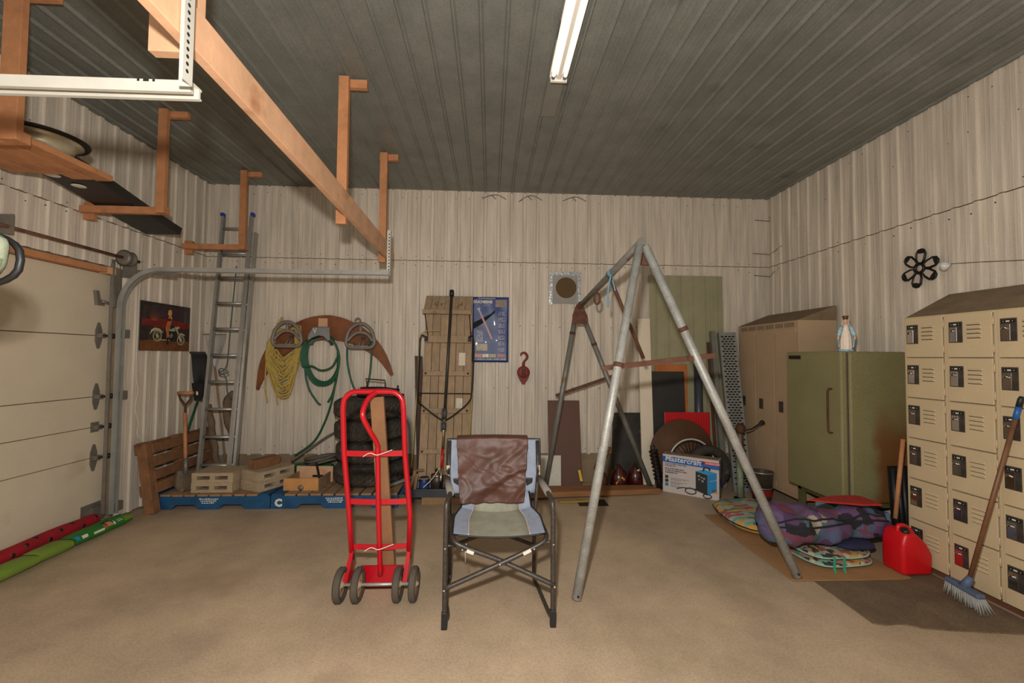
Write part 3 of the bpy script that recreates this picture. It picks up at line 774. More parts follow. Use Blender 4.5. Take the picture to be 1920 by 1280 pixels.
for i, (a, b, m_) in enumerate(((1.7, 2.3, 1), (2.31, 2.9, 0), (2.91, 3.36, 0), (3.37, 3.63, 0), (3.64, 4.19, 1))):
    part(MB().grid(bagf(a, b, 0), 20, 14, cu=True), 'package', gm[m_], gp)
def onbag(y, z, h, w, nm, mat, l=.0012):
    f_ = bagf(3.64, 4.19, 0)
    part(MB().grid(lambda u, v: V(f_(z+h*u, (y+w*v-3.64)/.55))+V((l, 0, l)), 6, 8), nm, mat, gp)
onbag(3.655, .02, .16, .03, 'blue_corner', M('sky_print', (36, 132, 186), .5))
onbag(3.70, .01, .10, .05, 'white_panel', white_m)
onbag(3.80, .00, .05, .10, 'white_text_band', white_m)
onbag(3.90, .01, .16, .035, 'print_shoulder', M('print_face2', (170, 100, 66), .5))
onbag(3.935, .03, .17, .05, 'print_face', M('print_face', (202, 140, 104), .5), .002)
onbag(3.925, .10, .14, .075, 'print_dark_hair', iron, .0016)
onbag(3.99, .02, .15, .02, 'white_stripe', white_m)
onbag(4.03, .06, .02, .06, 'letters', white_m, .002)
onbag(4.03, .12, .02, .05, 'letters', white_m, .002)
onbag(4.10, .00, .2, .085, 'lime_end', gm[0], .0016)

# camouflage bag hanging from the near track
cbm = patch_mat('camouflage', [(150, 158, 132), (112, 122, 96), (172, 176, 156), (84, 92, 76)], 9)
cb = root('camouflage_bag', (-1.85, 1.5, 1.78), 'camouflage bag with black trim hanging from the bright door track', 'bag')
def cbf(u, v):
    a = 2*PI*u; s_ = (1-abs(2*v-1)**4)
    rx = .27*s_**.5*(.90+.10*v); ry = .10*s_**.5
    return (-1.88+rx*math.cos(a), 1.5+ry*math.sin(a), 1.775+.20*v+.01*math.sin(a*5))
part(MB().grid(cbf, 28, 14, cu=True), 'body', cbm, cb)
part(MB().tube([(-1.882+.270*math.cos(a), 1.545, 1.872+.106*math.copysign(abs(math.sin(a))**.7, math.sin(a))) for a in [k*PI/16 for k in range(32)]], .011, 8, closed=True), 'trim', blackp, cb)
part(MB().tube(spline([(-2.02, 1.5, 1.95), (-1.97, 1.52, 2.25), (-1.92, 1.56, 2.50), (-1.86, 1.5, 2.525), (-1.80, 1.44, 2.40), (-1.74, 1.5, 1.95)], 6), .012, 6), 'strap', blackp, cb)

# blue pallets
def pallet(x0, x1, y0, label, faded):
    t = root('blue_pallet', ((x0+x1)/2, y0+.45, 0), label, 'pallet', 'blue wooden pallets')
    y1 = D-.025; w = x1-x0
    def stringer(y, nm, mat):
        z0, z1 = .0, .128
        n1, n2 = .2*w, .42*w; n3, n4 = .58*w, .80*w; nh = .045
        pl = [(0, z0), (n1, z0), (n1+.04, nh), (n2-.04, nh), (n2, z0), (n3, z0), (n3+.04, nh), (n4-.04, nh), (n4, z0), (w, z0), (w, z1), (0, z1)]
        return part(MB().prism(pl, lambda u, v, q: (x0+u, y+q, v), .04), nm, mat, t, bevel=.003)
    fs = stringer(y0, 'stringer', bluep)
    stringer((y0+y1)/2-.02, 'stringer', bluep); stringer(y1-.04, 'stringer', bluep)
    n = 10; pw = w/n
    for k in range(n):
        a = x0+k*pw+.006
        part(MB().box(a, a+pw-.018+jit(.006), y0+jit(.004), y1-.002, .1285, .148), 'deck_board', wood_g if k not in faded else bluep, t, bevel=.002)
    part(MB().text('C', .10, (x0+.04, y0-.0012, .028), (1, 0, 0), (0, 0, 1), bold=.006), 'stencil_letter', white_paint, fs)
    mb = MB()
    for r in range(3):
        x = x0+.50*w-.09+r*.012
        while x < x0+.50*w+.08-r*.012:
            l = random.uniform(.008, .022); mb.box(x, x+l, y0-.0014, y0, .098-r*.019, .106-r*.019+random.uniform(0, .004)); x += l+.006
    part(mb, 'stencil_lines', white_paint, fs)
    return t
pallet(-3.40, -2.205, 4.5, 'blue wooden pallet carrying the concrete blocks and ladder', (0, 9))
pallet(-2.195, -.93, 4.5, 'blue wooden pallet carrying the tyres and wooden drawer', (0,))

# brown pallet leaning on the left wall
bpx = Matrix.Translation((-3.33, 4.47, .0)) @ Matrix.Rotation(math.radians(-4), 4, 'Z') @ Matrix.Rotation(math.radians(-9), 4, 'Y')
bt = root('brown_pallet', (-3.33, 4.8, 0), 'old brown slatted pallet standing on edge against the tin wall', 'pallet')
bpx = Matrix.Translation((-3.265, 4.365, .004)) @ Matrix.Rotation(math.radians(-9), 4, 'Y')
for k, y in enumerate((.0, .45, .90)):
    part(MB(bpx).box(-.05, .04, y, y+.09, .0 if k == 0 else .172, .69), 'post', wood_b, bt, bevel=.004)
for k in range(4):
    z = .182+k*.130
    part(MB(bpx).box(.041, .058, .06+jit(.01), .985, z, z+.094+jit(.008)), 'slat', wood_b, bt, bevel=.003)
for z in (.18, .585):
    part(MB(bpx).box(-.068, -.051, .0, .985, z, z+.098), 'slat', wood_b, bt, bevel=.003)

# rakes, shovel, tools in the corner
rk = root('leaf_rake', (-3.25, 5.1, .2), 'wire fan leaf rake leaning in the corner behind the plastic rake', 'rake')
part(MB().tube([(-3.15, 5.376, .152), (-3.325, 5.376, 1.40)], .012, 8), 'handle', wood_g, rk)
for k in range(22):
    a = (k-10.5)/10.5
    p0 = V((-3.325, 5.374, 1.36))
    pts = [p0, p0+V((.05*a, 0, .15)), p0+V((.11*a, 0, .35)), p0+V((.13*a, -.01, .43)), p0+V((.133*a, -.05, .435))]
    part(MB().tube(spline(pts, 3), .0028, 5), 'tine', alu, rk)
pk = root('plastic_rake', (-3.3, 5.0, .2), 'black plastic leaf rake standing upside down beside the ladder', 'rake')
part(MB().tube([(-3.434, 4.78, .012), (-3.345, 5.17, 1.12)], .012, 8), 'handle', hose_g, pk)
for k in range(16):
    a = (k-7.5)/7.5
    p0 = V((-3.352, 5.16, 1.08))
    pts = [p0+V((.03*a, 0, -.02)), p0+V((.06*a, -.02, .22)), p0+V((.082*a, -.03, .46)), p0+V((.085*a, -.07, .50))]
    part(MB().tube(pts, [.011, .010, .006, .004], 6), 'tine', blackp, pk)
part(MB().prism([(-.04, .0), (.04, .0), (.066, .20), (-.066, .20)], lambda u, v, w: (-3.352+u, 5.145-w-.08*v, 1.02+v), .014), 'hub', blackp, pk)
part(MB().bar((-3.352, 5.118, 1.085), (-3.352, 5.114, 1.125), .022, .002, (0, 1, 0)), 'price_tag', white_m, pk)
sh = root('shovel', (-3.12, 4.62, .15), 'short shovel with worn wooden D-handle leaning on the brown pallet', 'shovel')
SX = Matrix.Translation((-.085, 0, .014))
part(MB(SX).tube([(-3.06, 4.66, .40), (-3.13, 4.73, .92)], [.017, .019], 10), 'shaft', wood_o, sh)
g = MB(SX).tube(spline([(-3.13, 4.73, .90), (-3.14, 4.742, .99), (-3.20, 4.75, 1.07), (-3.21, 4.752, 1.12)], 5), .011, 8)
g.tube(spline([(-3.13, 4.73, .90), (-3.135, 4.742, .99), (-3.09, 4.75, 1.07), (-3.085, 4.752, 1.12)], 5), .011, 8)
part(g, 'handle_yoke', rustd, sh)
part(MB(SX).tube([(-3.225, 4.752, 1.125), (-3.07, 4.752, 1.125)], .017, 10), 'grip', wood_o, sh)
part(MB(SX).tube([(-3.045, 4.645, .30), (-3.06, 4.66, .46)], [.022, .019], 10), 'socket', steeld, sh)
def blade(u, v):
    w = .10*(1-(max(0, v-.55)/.45)**2)**.5 if v < .999 else 0
    a = (u-.5)*2
    return (-3.045+a*w+.02*v, 4.645-.07*v+.02*(1-a*a), .34-.20*v)
o = part(MB(SX).grid(blade, 9, 12), 'blade', M('worn_blade', (110, 96, 80), .5, .4, .3, 10), sh)
md = o.modifiers.new('s', 'SOLIDIFY'); md.thickness = .004
# driftwood stump
dwm = M('driftwood', (112, 92, 72), .9, 0, .3, 8, .4, 30, stretch=(1, 1, 1), spot=((66, 52, 40), .3, 7))
def drift(pts, rs, lab):
    pth = spline(pts, 6); n = len(pth); rr = []
    for i in range(n):
        t = i/(n-1)*(len(rs)-1); k = min(int(t), len(rs)-2); rr.append(rs[k]+(rs[k+1]-rs[k])*(t-k))
    mb = MB().tube(pth, rr, 14)
    for i, p in enumerate(mb.v):
        mb.v[i] = p + V((noise.noise(p*9), noise.noise(p*9+V((5, 1, 2))), noise.noise(p*9+V((2, 7, 3)))))*.016
    solo(mb, 'driftwood_log', dwm, lab, 'log', 'weathered logs behind the ladder')
drift([(-3.11, 5.16, .20), (-3.185, 5.165, .55), (-3.235, 5.18, .80), (-3.29, 5.22, .96)], [.03, .035, .04, .03], 'grey driftwood log leaning low in the corner behind the shovel')
drift([(-2.95, 5.24, .20), (-3.03, 5.25, .62), (-3.10, 5.26, .86), (-3.09, 5.27, 1.02), (-3.03, 5.28, 1.10)], [.03, .035, .045, .05, .04], 'knobbly driftwood log seen between the ladder rungs')

# aluminium extension ladder
ld = root('extension_ladder', (-2.97, 4.9, .148), 'tall aluminium extension ladder leaning on the back wall', 'ladder')
LB = [V((-3.222, 4.965, .156)), V((-2.815, 4.965, .156))]; LT = [V((-3.265, 5.335, 3.20)), V((-2.845, 5.335, 3.21))]
ax = (LT[0]-LB[0]).normalized(); yv = V((0, 1, 0)); nrm = (yv-ax*yv.dot(ax)).normalized()
def rail(a, b, nm, dep, w=.03):
    mb = MB(); x = V((1, 0, 0))
    mb.bar(a, b, .006, dep, nrm)
    for s_ in (-1, 1): mb.bar(a+nrm*(s_*(dep/2-.004))+x*(w/2)*(1), b+nrm*(s_*(dep/2-.004))+x*(w/2), w, .007, nrm)
    return part(mb, nm, alu, ld)
top_b = .93
for i in (0, 1):
    sgn = 1 if i == 0 else -1
    rail(LB[i], LB[i]+(LT[i]-LB[i])*.94, 'base_rail', .052, .026*sgn)
    o2 = nrm*(-.056)+V((sgn*.035, 0, 0))
    rail(LB[i]+o2+ax*.02, LT[i]+o2, 'fly_rail', .048, .026*sgn)
    cp = LT[i]+o2
    part(MB().bar(cp-ax*.0, cp+ax*.045, .042, .055, nrm), 'end_cap', M('blue_cap', (20, 64, 150), .5), ld, bevel=.012)
for k in range(10):
    z = .17+k*.305
    for a_, b_, ofs in ((LB[0], LB[1], V((0, 0, 0))), (LB[0]+V((.035, 0, 0)), LB[1]-V((.035, 0, 0)), nrm*(-.056))):
        p = a_+ax*z+ofs; q = b_+ax*z+ofs
        if (ofs.length < .01 and k > 8): continue
        part(MB().tube([p, q], .0165, 10), 'rung', alu, ld)
ropem = M('teal_rope', (70, 92, 92), .9)
part(MB().tube(spline([(-3.02, 5.22, 2.6), (-3.0, 5.1, 1.8), (-2.98, 5.02, 1.42), (-3.02, 4.95, 1.35), (-2.94, 4.95, 1.30), (-2.97, 5.05, 1.1), (-2.9, 5.12, 1.0)], 8), .006, 6), 'hoist_rope', ropem, ld)
part(MB().tube(spline([(-2.90, 5.28, 2.6), (-2.9, 5.2, 1.5), (-2.88, 5.1, .5), (-2.87, 5.05, .2)], 6), .006, 6), 'hoist_rope', ropem, ld)
part(MB().tube(spline([(-3.05, 5.0, 1.36), (-2.98, 4.93, 1.395), (-2.91, 4.94, 1.36), (-2.98, 4.96, 1.33)], 6, True), .006, 6, closed=True), 'rope_knot', ropem, ld)

# concrete blocks
def cblock(xf, label):
    L_, W_, Hh = .40, .29, .098
    t = root('concrete_block', xf.translation, label, 'concrete block', 'grey concrete blocks on the pallet')
    fp = [(-L_/2, 0), (L_/2, 0), (L_/2, Hh), (-L_/2, Hh)]
    # face with two slots: build the block from solid bands around the cavities
    mb = MB(xf); s0, s1 = .03, .065
    mb.box(-L_/2, L_/2, -W_/2, W_/2, 0, s0); mb.box(-L_/2, L_/2, -W_/2, W_/2, s1, Hh)
    for a, b in ((-L_/2, -.15), (-.025, .025), (.15, L_/2)): mb.box(a, b, -W_/2, W_/2, s0, s1)
    part(mb, 'shell', cinder, t)
    part(MB(xf).box(-.15, -.025, .0, W_/2-.002, s0, s1).box(.025, .15, .0, W_/2-.002, s0, s1), 'core', cinder, t)
def TR(x, y, z, a): return Matrix.Translation((x, y, z)) @ Matrix.Rotation(math.radians(a), 4, 'Z')
cblock(TR(-2.814, 4.70, .149, 1), 'concrete block at the bottom of the stack next to the shovel blade')
cblock(TR(-2.814, 4.705, .2475, 1.5), 'concrete block on top of the stack next to the shovel blade')
cblock(TR(-2.37, 4.79, .149, 64), 'angled concrete block at the bottom of the stack by the wooden drawer')
cblock(TR(-2.372, 4.80, .2475, 62), 'angled concrete block under the brown brick')
solo(MB(TR(-2.43, 4.83, .346, 64)).box(-.15, .15, -.05, .05, 0, .095), 'brick', brickm, 'brown brick set on the angled concrete blocks', 'brick', bevel=.006)

# wooden drawer with clamps
wdr = root('tool_box', (-1.93, 4.75, .148), 'shallow open wooden drawer with orange front on the pallet by the tyres', 'drawer')
dx = TR(-1.94, 4.77, .149, -2)
part(MB(dx).box(-.18, .18, -.17, -.152, 0, .125), 'front', M('orange_drawer', (192, 138, 82), .5, 0, .15, 6), wdr, bevel=.002)
part(MB(dx).box(-.20, .20, .152, .17, 0, .17), 'back', wood_p, wdr, bevel=.002)
for x in (-.178, .165): part(MB(dx).box(x, x+.013, -.152, .152, 0, .115), 'side', wood_g, wdr)
part(MB(dx).box(-.165, .165, -.152, .152, .004, .012), 'bottom', wood_g, wdr)
part(MB(dx).lathe([(.025, -.004), (.03, 0), (.02, .008), (0, .01)], (-.0, -.17, .03), (0, -1, 0), 14), 'pull', steeld, wdr)
for k in range(9):
    a = (-.136+.034*k, -.125+random.uniform(0, .03), .028+.016*(k % 3)); an = random.uniform(-.05, .05)
    l = random.uniform(.09, .13)
    b = (a[0]+l*math.sin(an), a[1]+l*math.cos(an), a[2]+.012)
    solo(MB(dx).tube([a, b], .008, 7).tube([V(a), V(a)+V((.006, .0, .02))], .007, 6), 'hand_tool', M('tool_steel', (96, 98, 100), .4, .7, .2, 20), 'grey steel tool lying in the wooden drawer', 'tool', 'loose tools in the drawer')
solo(MB(dx).bar((.10, .05, .06), (.03, .12, .22), .022, .012).tube([(.02, .06, .09), (.13, .07, .09)], .01, 8), 'bar_clamp', iron, 'dark bar clamp sticking up out of the wooden drawer', 'clamp')

# pile of hoses and cords behind the drawer
def loops(c, rx, ry, n, r, z0, dz, seed, tilt=0.):
    rnd = random.Random(seed); pts = []
    for k in range(n*14):
        a = 2*PI*k/14; kk = k/14
        pts.append((c[0]+rx*(1+rnd.uniform(-.1, .1))*math.cos(a)+.02*math.sin(kk*3), c[1]+ry*(1+rnd.uniform(-.1, .1))*math.sin(a), z0+dz*kk+tilt*math.cos(a)+rnd.uniform(-.004, .004)))
    return MB().tube(spline(pts, 3), r, 7)
solo(loops((-2.08, 5.20), .25, .11, 5, .013, .165, .022, 3), 'garden_hose', hose_g, 'green garden hose coiled in a loose pile on the pallet', 'hose')
solo(loops((-1.98, 5.22), .16, .09, 4, .014, .29, .02, 5, .03), 'rubber_hose', hose_gr, 'grey rubber hose looped on top of the green hose pile', 'hose')
sp = spline([(-2.28, 5.12, .33), (-2.1, 5.2, .46), (-1.9, 5.24, .60), (-1.75, 5.25, .66), (-1.70, 5.28, .60), (-1.72, 5.28, .48), (-1.79, 5.24, .40)], 8)
solo(MB().tube(sp, .014, 8), 'rubber_hose', hose_gr, 'stiff grey hose arching up behind the wooden drawer', 'hose')

# tyres
TC = (-1.345, 5.0)
def tyre(z, ang, dxy, label):
    w = .225; R = .385
    prof_ = [(.20, .02), (.205, .0), (.26, -.004), (.33, .012), (.362, .03), (R-.006, .045), (R, .062), (R, .095), (R, .13), (R, .163), (R-.006, .18), (.362, .195), (.33, .213), (.26, .229), (.205, .225), (.20, .205), (.215, .11), (.20, .02)]
    def tread(i, k):
        if 4 <= k <= 11:
            return -.017 if ((i+k*2) % 4 == 0 or k in (7,) and i % 2) else 0.
        return 0.
    t = root('tyre', (TC[0]+dxy[0], TC[1]+dxy[1], z), label, 'tyre', 'stacked worn car tyres')
    mb = MB(Matrix.Rotation(ang, 4, 'Z')); mb.xf = Matrix.Translation((TC[0]+dxy[0], TC[1]+dxy[1], z)) @ Matrix.Rotation(ang, 4, 'Z')
    mb.lathe(prof_, n=112, rfun=tread, smooth=False)
    part(mb, 'casing', rubber, t)
    part(MB().lathe([(.199, .03), (.16, .05), (.15, .10), (.06, .11), (0, .11)], (TC[0]+dxy[0], TC[1]+dxy[1], z), n=28), 'wheel_disc', steeld, t)
tyre(.1535, .2, (.01, -.02), 'worn black tyre at the bottom of the stack, on the pallet')
tyre(.3875, 1.1, (.012, 0), 'worn black tyre second from the bottom of the stack')
tyre(.6215, 2.0, (-.012, .005), 'worn black tyre third from the bottom of the stack')
tyre(.8555, .5, (-.02, .0), 'worn black tyre on top of the stack, under the jack')
# scissor jack on the tyres
JZ = Matrix.Translation((.02, 0, .0185))
jk = root('car_jack', (-1.28, 5.0, 1.085), 'dark iron jack frame with a wire handle lying on the top tyre', 'jack')
part(MB(JZ).tube(spline([(-1.50, 4.95, 1.085), (-1.30, 4.90, 1.09), (-1.08, 4.93, 1.085), (-1.05, 5.05, 1.085), (-1.28, 5.10, 1.09), (-1.48, 5.06, 1.085)], 5, True), .016, 8, closed=True), 'lower_frame', iron, jk)
part(MB(JZ).tube(spline([(-1.47, 4.97, 1.16), (-1.30, 4.92, 1.17), (-1.12, 4.95, 1.15), (-1.08, 5.04, 1.14), (-1.28, 5.08, 1.16), (-1.46, 5.05, 1.16)], 5, True), .014, 8, closed=True), 'upper_frame', iron, jk)
part(MB(JZ).tube([(-1.40, 4.96, 1.16), (-1.43, 4.97, 1.27), (-1.21, 4.95, 1.255), (-1.205, 4.95, 1.16)], .009, 8), 'wire_handle', rustd, jk)
part(MB(JZ).tube([(-1.10, 4.95, 1.15), (-1.04, 4.93, 1.10), (-.99, 4.93, 1.09)], .016, 8).tube([(-1.07, 4.94, 1.13), (-1.06, 4.94, 1.20)], .01, 6).box(-1.49, -1.44, 4.96, 5.05, 1.075, 1.175).box(-1.12, -1.08, 4.95, 5.04, 1.075, 1.16), 'screw_end', iron, jk)
solo(MB().bar((-1.10, 4.66, .165), (-.80, 5.0, .20), .05, .012), 'paint_stick', M('pale_blue_strip', (150, 160, 160), .7), 'pale blue-grey strip lying on the pallet beside the tyres', 'strip')

# crescent hose board with three hangers
cr_ = root('hose_board', (-2.03, D-.03, 1.12), 'crescent-shaped brown plywood board fixed to the back wall', 'wall board')
outer = [(-2.837, 1.13), (-2.81, 1.42), (-2.72, 1.64), (-2.55, 1.84), (-2.33, 1.975), (-2.13, 2.035), (-1.93, 2.04), (-1.72, 1.975), (-1.50, 1.84), (-1.34, 1.66), (-1.24, 1.46), (-1.195, 1.315)]
inner = [(-1.225, 1.30), (-1.38, 1.50), (-1.55, 1.62), (-1.70, 1.69), (-1.90, 1.735), (-2.10, 1.73), (-2.30, 1.675), (-2.48, 1.57), (-2.62, 1.44), (-2.74, 1.28), (-2.81, 1.12)]
def sm2(pts): return [(p.x, p.z) for p in spline([(a, 0, b) for a, b in pts], 4)]
part(MB().prism(sm2(outer)+sm2(inner), lambda u, v, w: (u, D-.021-w, v), .022), 'board', ply, cr_)
part(MB().box(-2.11, -2.0, D-.055, D-.044, 1.90, 2.005), 'mount_block', wood_p, cr_, bevel=.002)
def seat_hanger(cx, cz, lab, ring):
    t = root('hose_hanger', (cx, D-.05, cz-.17), lab, 'hose hanger', 'cast arched hose hangers')
    o_ = [(-.165, -.09), (-.16, -.02), (-.13, .07), (-.06, .135), (0, .15), (.06, .135), (.13, .07), (.16, -.02), (.165, -.09), (.12, -.135), (0, -.14), (-.12, -.135)]
    part(MB().tube(spline([(cx+u, D-.186, cz+v) for u, v in o_], 4, True), .021, 8, closed=True), 'rim', cast, t)
    part(MB().tube(spline([(cx-.15, D-.186, cz-.06), (cx-.08, D-.18, cz+.02), (cx, D-.185, cz+.045), (cx+.08, D-.18, cz+.02), (cx+.15, D-.186, cz-.06)], 5), .020, 8), 'cross_arch', cast, t)
    part(MB().tube([(cx, D-.18, cz+.03), (cx, D-.186, cz+.14)], .020, 8), 'centre_web', cast, t)
    part(MB().bar((cx-.10, D-.186, cz-.128), (cx+.10, D-.186, cz-.128), .03, .03), 'foot', cast, t)
    for sx_ in (-.02, .02): part(MB().tube([(cx+sx_, D-.175, cz-.125), (cx+sx_*1.2, D-.10, cz-.06), (cx+sx_*.6, D-.056, cz-.01)], .010, 7), 'bracket_arm', cast, t)
    if ring: part(MB().tube([(cx-.04+.03*math.cos(a), D-.165, cz+.185+.03*math.sin(a)) for a in [k*PI/8 for k in range(16)]], .011, 7, closed=True), 'ring', cast, t)
seat_hanger(-2.42, 1.795, 'grey cast arched hanger holding the yellow rope', False)
seat_hanger(-1.56, 1.785, 'grey cast arched hanger with a ring on top, holding green hose', True)
hg = root('hose_hanger', (-2.02, D-.05, 1.70), 'grey sheet-metal hose hanger in the middle of the crescent board', 'hose hanger')
HY = D-.185
part(MB().prism([(-2.11, 1.885), (-1.925, 1.885), (-1.915, 1.73), (-1.945, 1.73), (-1.985, 1.775), (-2.05, 1.79), (-2.12, 1.765), (-2.17, 1.725), (-2.175, 1.76), (-2.16, 1.81)], lambda u, v, w: (u, HY-w, v), .006), 'plate', M('grey_sheet', (130, 132, 134), .5, .3), hg)
part(MB().grid(lambda u, v: (-2.04+.125*math.cos(PI*(1-u)), HY+.12*v, 1.675+.075*math.sin(PI*u)), 14, 4), 'cradle', cast, hg).modifiers.new('s', 'SOLIDIFY').thickness = .004
part(MB().prism([(-2.12, 1.875), (-2.11, 1.875), (-2.095, 1.83), (-2.082, 1.875), (-2.072, 1.875), (-2.095, 1.81)], lambda u, v, w: (u, HY-.0065-w, v), .001), 'logo_mark', white_m, hg)
# yellow rope coil
yr = root('rope_coil', (-2.47, D-.09, 1.2), 'thick coil of yellow rope hung from the cast hanger', 'rope')
rnd = random.Random(11)
for k in range(34):
    bot = 1.52-.0145*k+rnd.uniform(-.02, .02); wl_, wr_ = -2.66+rnd.uniform(-.02, .05), -2.335+rnd.uniform(-.03, .03)
    y = D-.080-rnd.uniform(0, .04)
    pts = [(-2.56+rnd.uniform(-.05, .05), y, 1.86), (wl_+.02, y, 1.72), (wl_-.005*k*.3, y, 1.52), (wl_+.06, y-.01, bot+.10), (-2.50+rnd.uniform(-.04, .04), y-.015, bot), (wr_-.07, y-.01, bot+.08), (wr_, y, 1.55), (wr_+.0, y, 1.76), (-2.355+rnd.uniform(-.02, .03), y, 1.88), (-2.46, y, 1.83)]
    part(MB().tube(spline(pts, 5, True), .0095, 6, closed=True), 'rope_loop', yellow_rope, yr)
part(MB().tube(spline([(-2.58, D-.1, 1.86), (-2.55, D-.1, 1.96), (-2.52, D-.1, 2.0), (-2.53, D-.1, 1.93)], 5), .012, 6), 'rope_end', yellow_rope, yr)
part(MB().tube(spline([(-2.69, D-.1, 1.7), (-2.70, D-.1, 1.3), (-2.70, D-.1, 1.15), (-2.67, D-.1, .98)], 6), .0095, 6), 'rope_end', yellow_rope, yr)
part(MB().tube(spline([(-2.60, D-.1, 1.35), (-2.57, D-.11, 1.12), (-2.55, D-.1, .96)], 6), .0095, 6), 'rope_end', yellow_rope, yr)
part(MB().tube(spline([(-2.38, D-.1, 1.88), (-2.30, D-.11, 1.90), (-2.295, D-.1, 1.74), (-2.29, D-.11, 1.62), (-2.30, D-.1, 1.52)], 6), .0095, 6), 'rope_end', yellow_rope, yr)
# green hoses on the wall
gh = root('hose_coil', (-2.03, D-.09, .9), 'dark green hose coiled in an oval on the middle hanger', 'hose')
for k in range(5):
    bot = 1.225-.012*k if k < 4 else 1.37; e = .008*k; y = D-.075-.022*k
    pts = [(-2.19-e*.5, y, 1.72), (-2.225-e, y, 1.58), (-2.205-e, y, 1.42), (-2.13, y, bot+.05), (-2.02, y, bot), (-1.93+e, y, bot+.04), (-1.86+e, y, bot+.17), (-1.845+e, y, 1.55), (-1.90+e, y, 1.70), (-1.95, y, 1.775), (-2.04, y, 1.795), (-2.13, y, 1.765)]
    part(MB().tube(spline(pts, 5, True), .0125, 8, closed=True), 'hose_loop', hose_g, gh)
part(MB().tube(spline([(-2.23, D-.09, 1.6), (-2.235, D-.09, 1.35), (-2.19, D-.09, 1.15), (-2.09, D-.09, .99), (-2.045, D-.09, .95)], 6), .0125, 8), 'hose_end', hose_g, gh)
part(MB().tube(spline([(-1.85, D-.10, 1.6), (-1.85, D-.10, 1.35), (-1.90, D-.1, 1.1), (-1.955, D-.10, .985)], 6), .0125, 8), 'hose_end', hose_g, gh)
solo(MB().tube(spline([(-1.66, D-.11, 1.70), (-1.61, D-.115, 1.65), (-1.50, D-.11, 1.675), (-1.455, D-.09, 1.78), (-1.45, D-.09, 1.60), (-1.46, D-.10, 1.35), (-1.48, D-.13, 1.20), (-1.51, D-.2, 1.10)], 7), .012, 8), 'garden_hose', hose_g, 'green hose hanging from the ringed hanger to the jack on the tyres', 'hose')
solo(MB().tube(spline([(-1.745, D-.075, 1.72), (-1.745, D-.075, 1.5), (-1.70, D-.08, 1.28), (-1.63, D-.08, 1.12), (-1.54, D-.07, 1.12), (-1.46, D-.13, 1.112)], 7), .012, 8), 'garden_hose', hose_g, 'green hose curving from the ringed hanger down behind the top tyre', 'hose')
solo(MB().tube(spline([(-1.86, D-.13, 1.25), (-1.90, D-.13, 1.0), (-1.98, D-.12, .75), (-2.10, D-.12, .52), (-2.3, D-.16, .36)], 7), .012, 8), 'garden_hose', hose_g, 'green hose dropping from the oval coil to the pile on the pallet', 'hose')
# ================================================================== MIDDLE OF THE BACK WALL
# dark plank behind the sled
solo(MB().prism([(-.945, .02), (-.84, .02), (-.84, 1.55), (-.935, 1.555)], lambda u, v, w: (u+.07*(1-v/1.55), D-.03-w-.05*(1-v/1.55), v), .012), 'steel_plank', M('brown_steel', (72, 50, 38), .6, .2, .2, 6), 'dark brown board standing behind the wooden sled', 'board')
# wooden sled standing on end
sl = root('wooden_sled', (-.5, 5.0, .13), 'weathered slatted wooden sled standing on end against the back wall', 'sled')
SA, SB = V((-.80, 4.93, .135)), V((-.79, 5.30, 2.27)); sa = (SB-SA); sn = V((0, -1, 0)); sdir = sa.normalized(); sn = (sn-sdir*sn.dot(sdir)).normalized()
def sp_(u, t, w=0.): return SA+sa*t+V((u, 0, 0))+sn*w
nsl = 6; sw = .575/nsl
for k in range(nsl):
    u0 = k*sw+.003; u1 = (k+1)*sw-.003
    t1 = 1.0-random.uniform(0, .006)
    vs_ = [sp_(u, t, w) for t in (0.005*random.random(), t1) for w in (0, .018) for u in (u0, u1)]
    part(MB().add(vs_, [(0, 2, 3, 1), (4, 5, 7, 6), (0, 1, 5, 4), (2, 6, 7, 3), (0, 4, 6, 2), (1, 3, 7, 5)]), 'slat', wood_s, sl, bevel=.002)
def cleat(t, h, u0=.01, u1=.565, mat=wood_s):
    return part(MB().bar(sp_(u0, t, .038), sp_(u1, t, .038), h, .040, sn), 'cleat', mat, sl, bevel=.002)
for t_, h_ in ((.755, .082), (.565, .05), (.365, .055), (.155, .05)):
    c_ = cleat(t_, h_)
    if h_ < .06:
        for u in (.04, .535): part(MB().lathe([(0, .010), (.010, .008), (.014, 0)], sp_(u, t_, .058), sn, 10), 'bolt', rustd, c_)
    else:
        for u in (.03, .545): part(MB().bar(sp_(u-.02, t_, .064), sp_(u+.02, t_, .064), .06, .02, sn), 'iron_clip', iron, c_)
# flap at the head of the sled, lip tilted outwards
for k in range(7):
    u0 = k*.082+.002; u1 = u0+.078
    a0, a1 = V((-.80+u0+.01, 5.31, 2.285)), V((-.80+u1+.01, 5.31, 2.285)); b0, b1 = V((-.80+u0-.004, 5.17, 2.09)), V((-.80+u1-.004, 5.17, 2.09)); w_ = V((0, -.012, .010))
    vs_ = [b0, b1, b0+w_, b1+w_, a0, a1, a0+w_, a1+w_]
    part(MB().add(vs_, [(0, 2, 3, 1), (4, 5, 7, 6), (0, 1, 5, 4), (2, 6, 7, 3), (0, 4, 6, 2), (1, 3, 7, 5)]), 'flap_board', wood_s, sl, bevel=.002)
lip = part(MB().bar((-.815, 5.152, 2.085), (-.235, 5.152, 2.08), .028, .05), 'flap_lip', wood_s, sl, bevel=.003)
mb = MB(); ft = V((0, .14, .195)).normalized(); q0 = V((-.68, 5.218, 2.155))
inkm = M('faded_ink', (72, 48, 34), .9)
part(MB().text('C\u00b7c   1  \u00b7 ul', .075, q0+V((0, -.016, .01)), (1, 0, 0), ft), 'faded_lettering', inkm, sl)
part(MB().tube([(-.785, 5.15, 2.07), (-.75, 5.2, 1.80)], .006, 6), 'stay_rod', iron, sl)
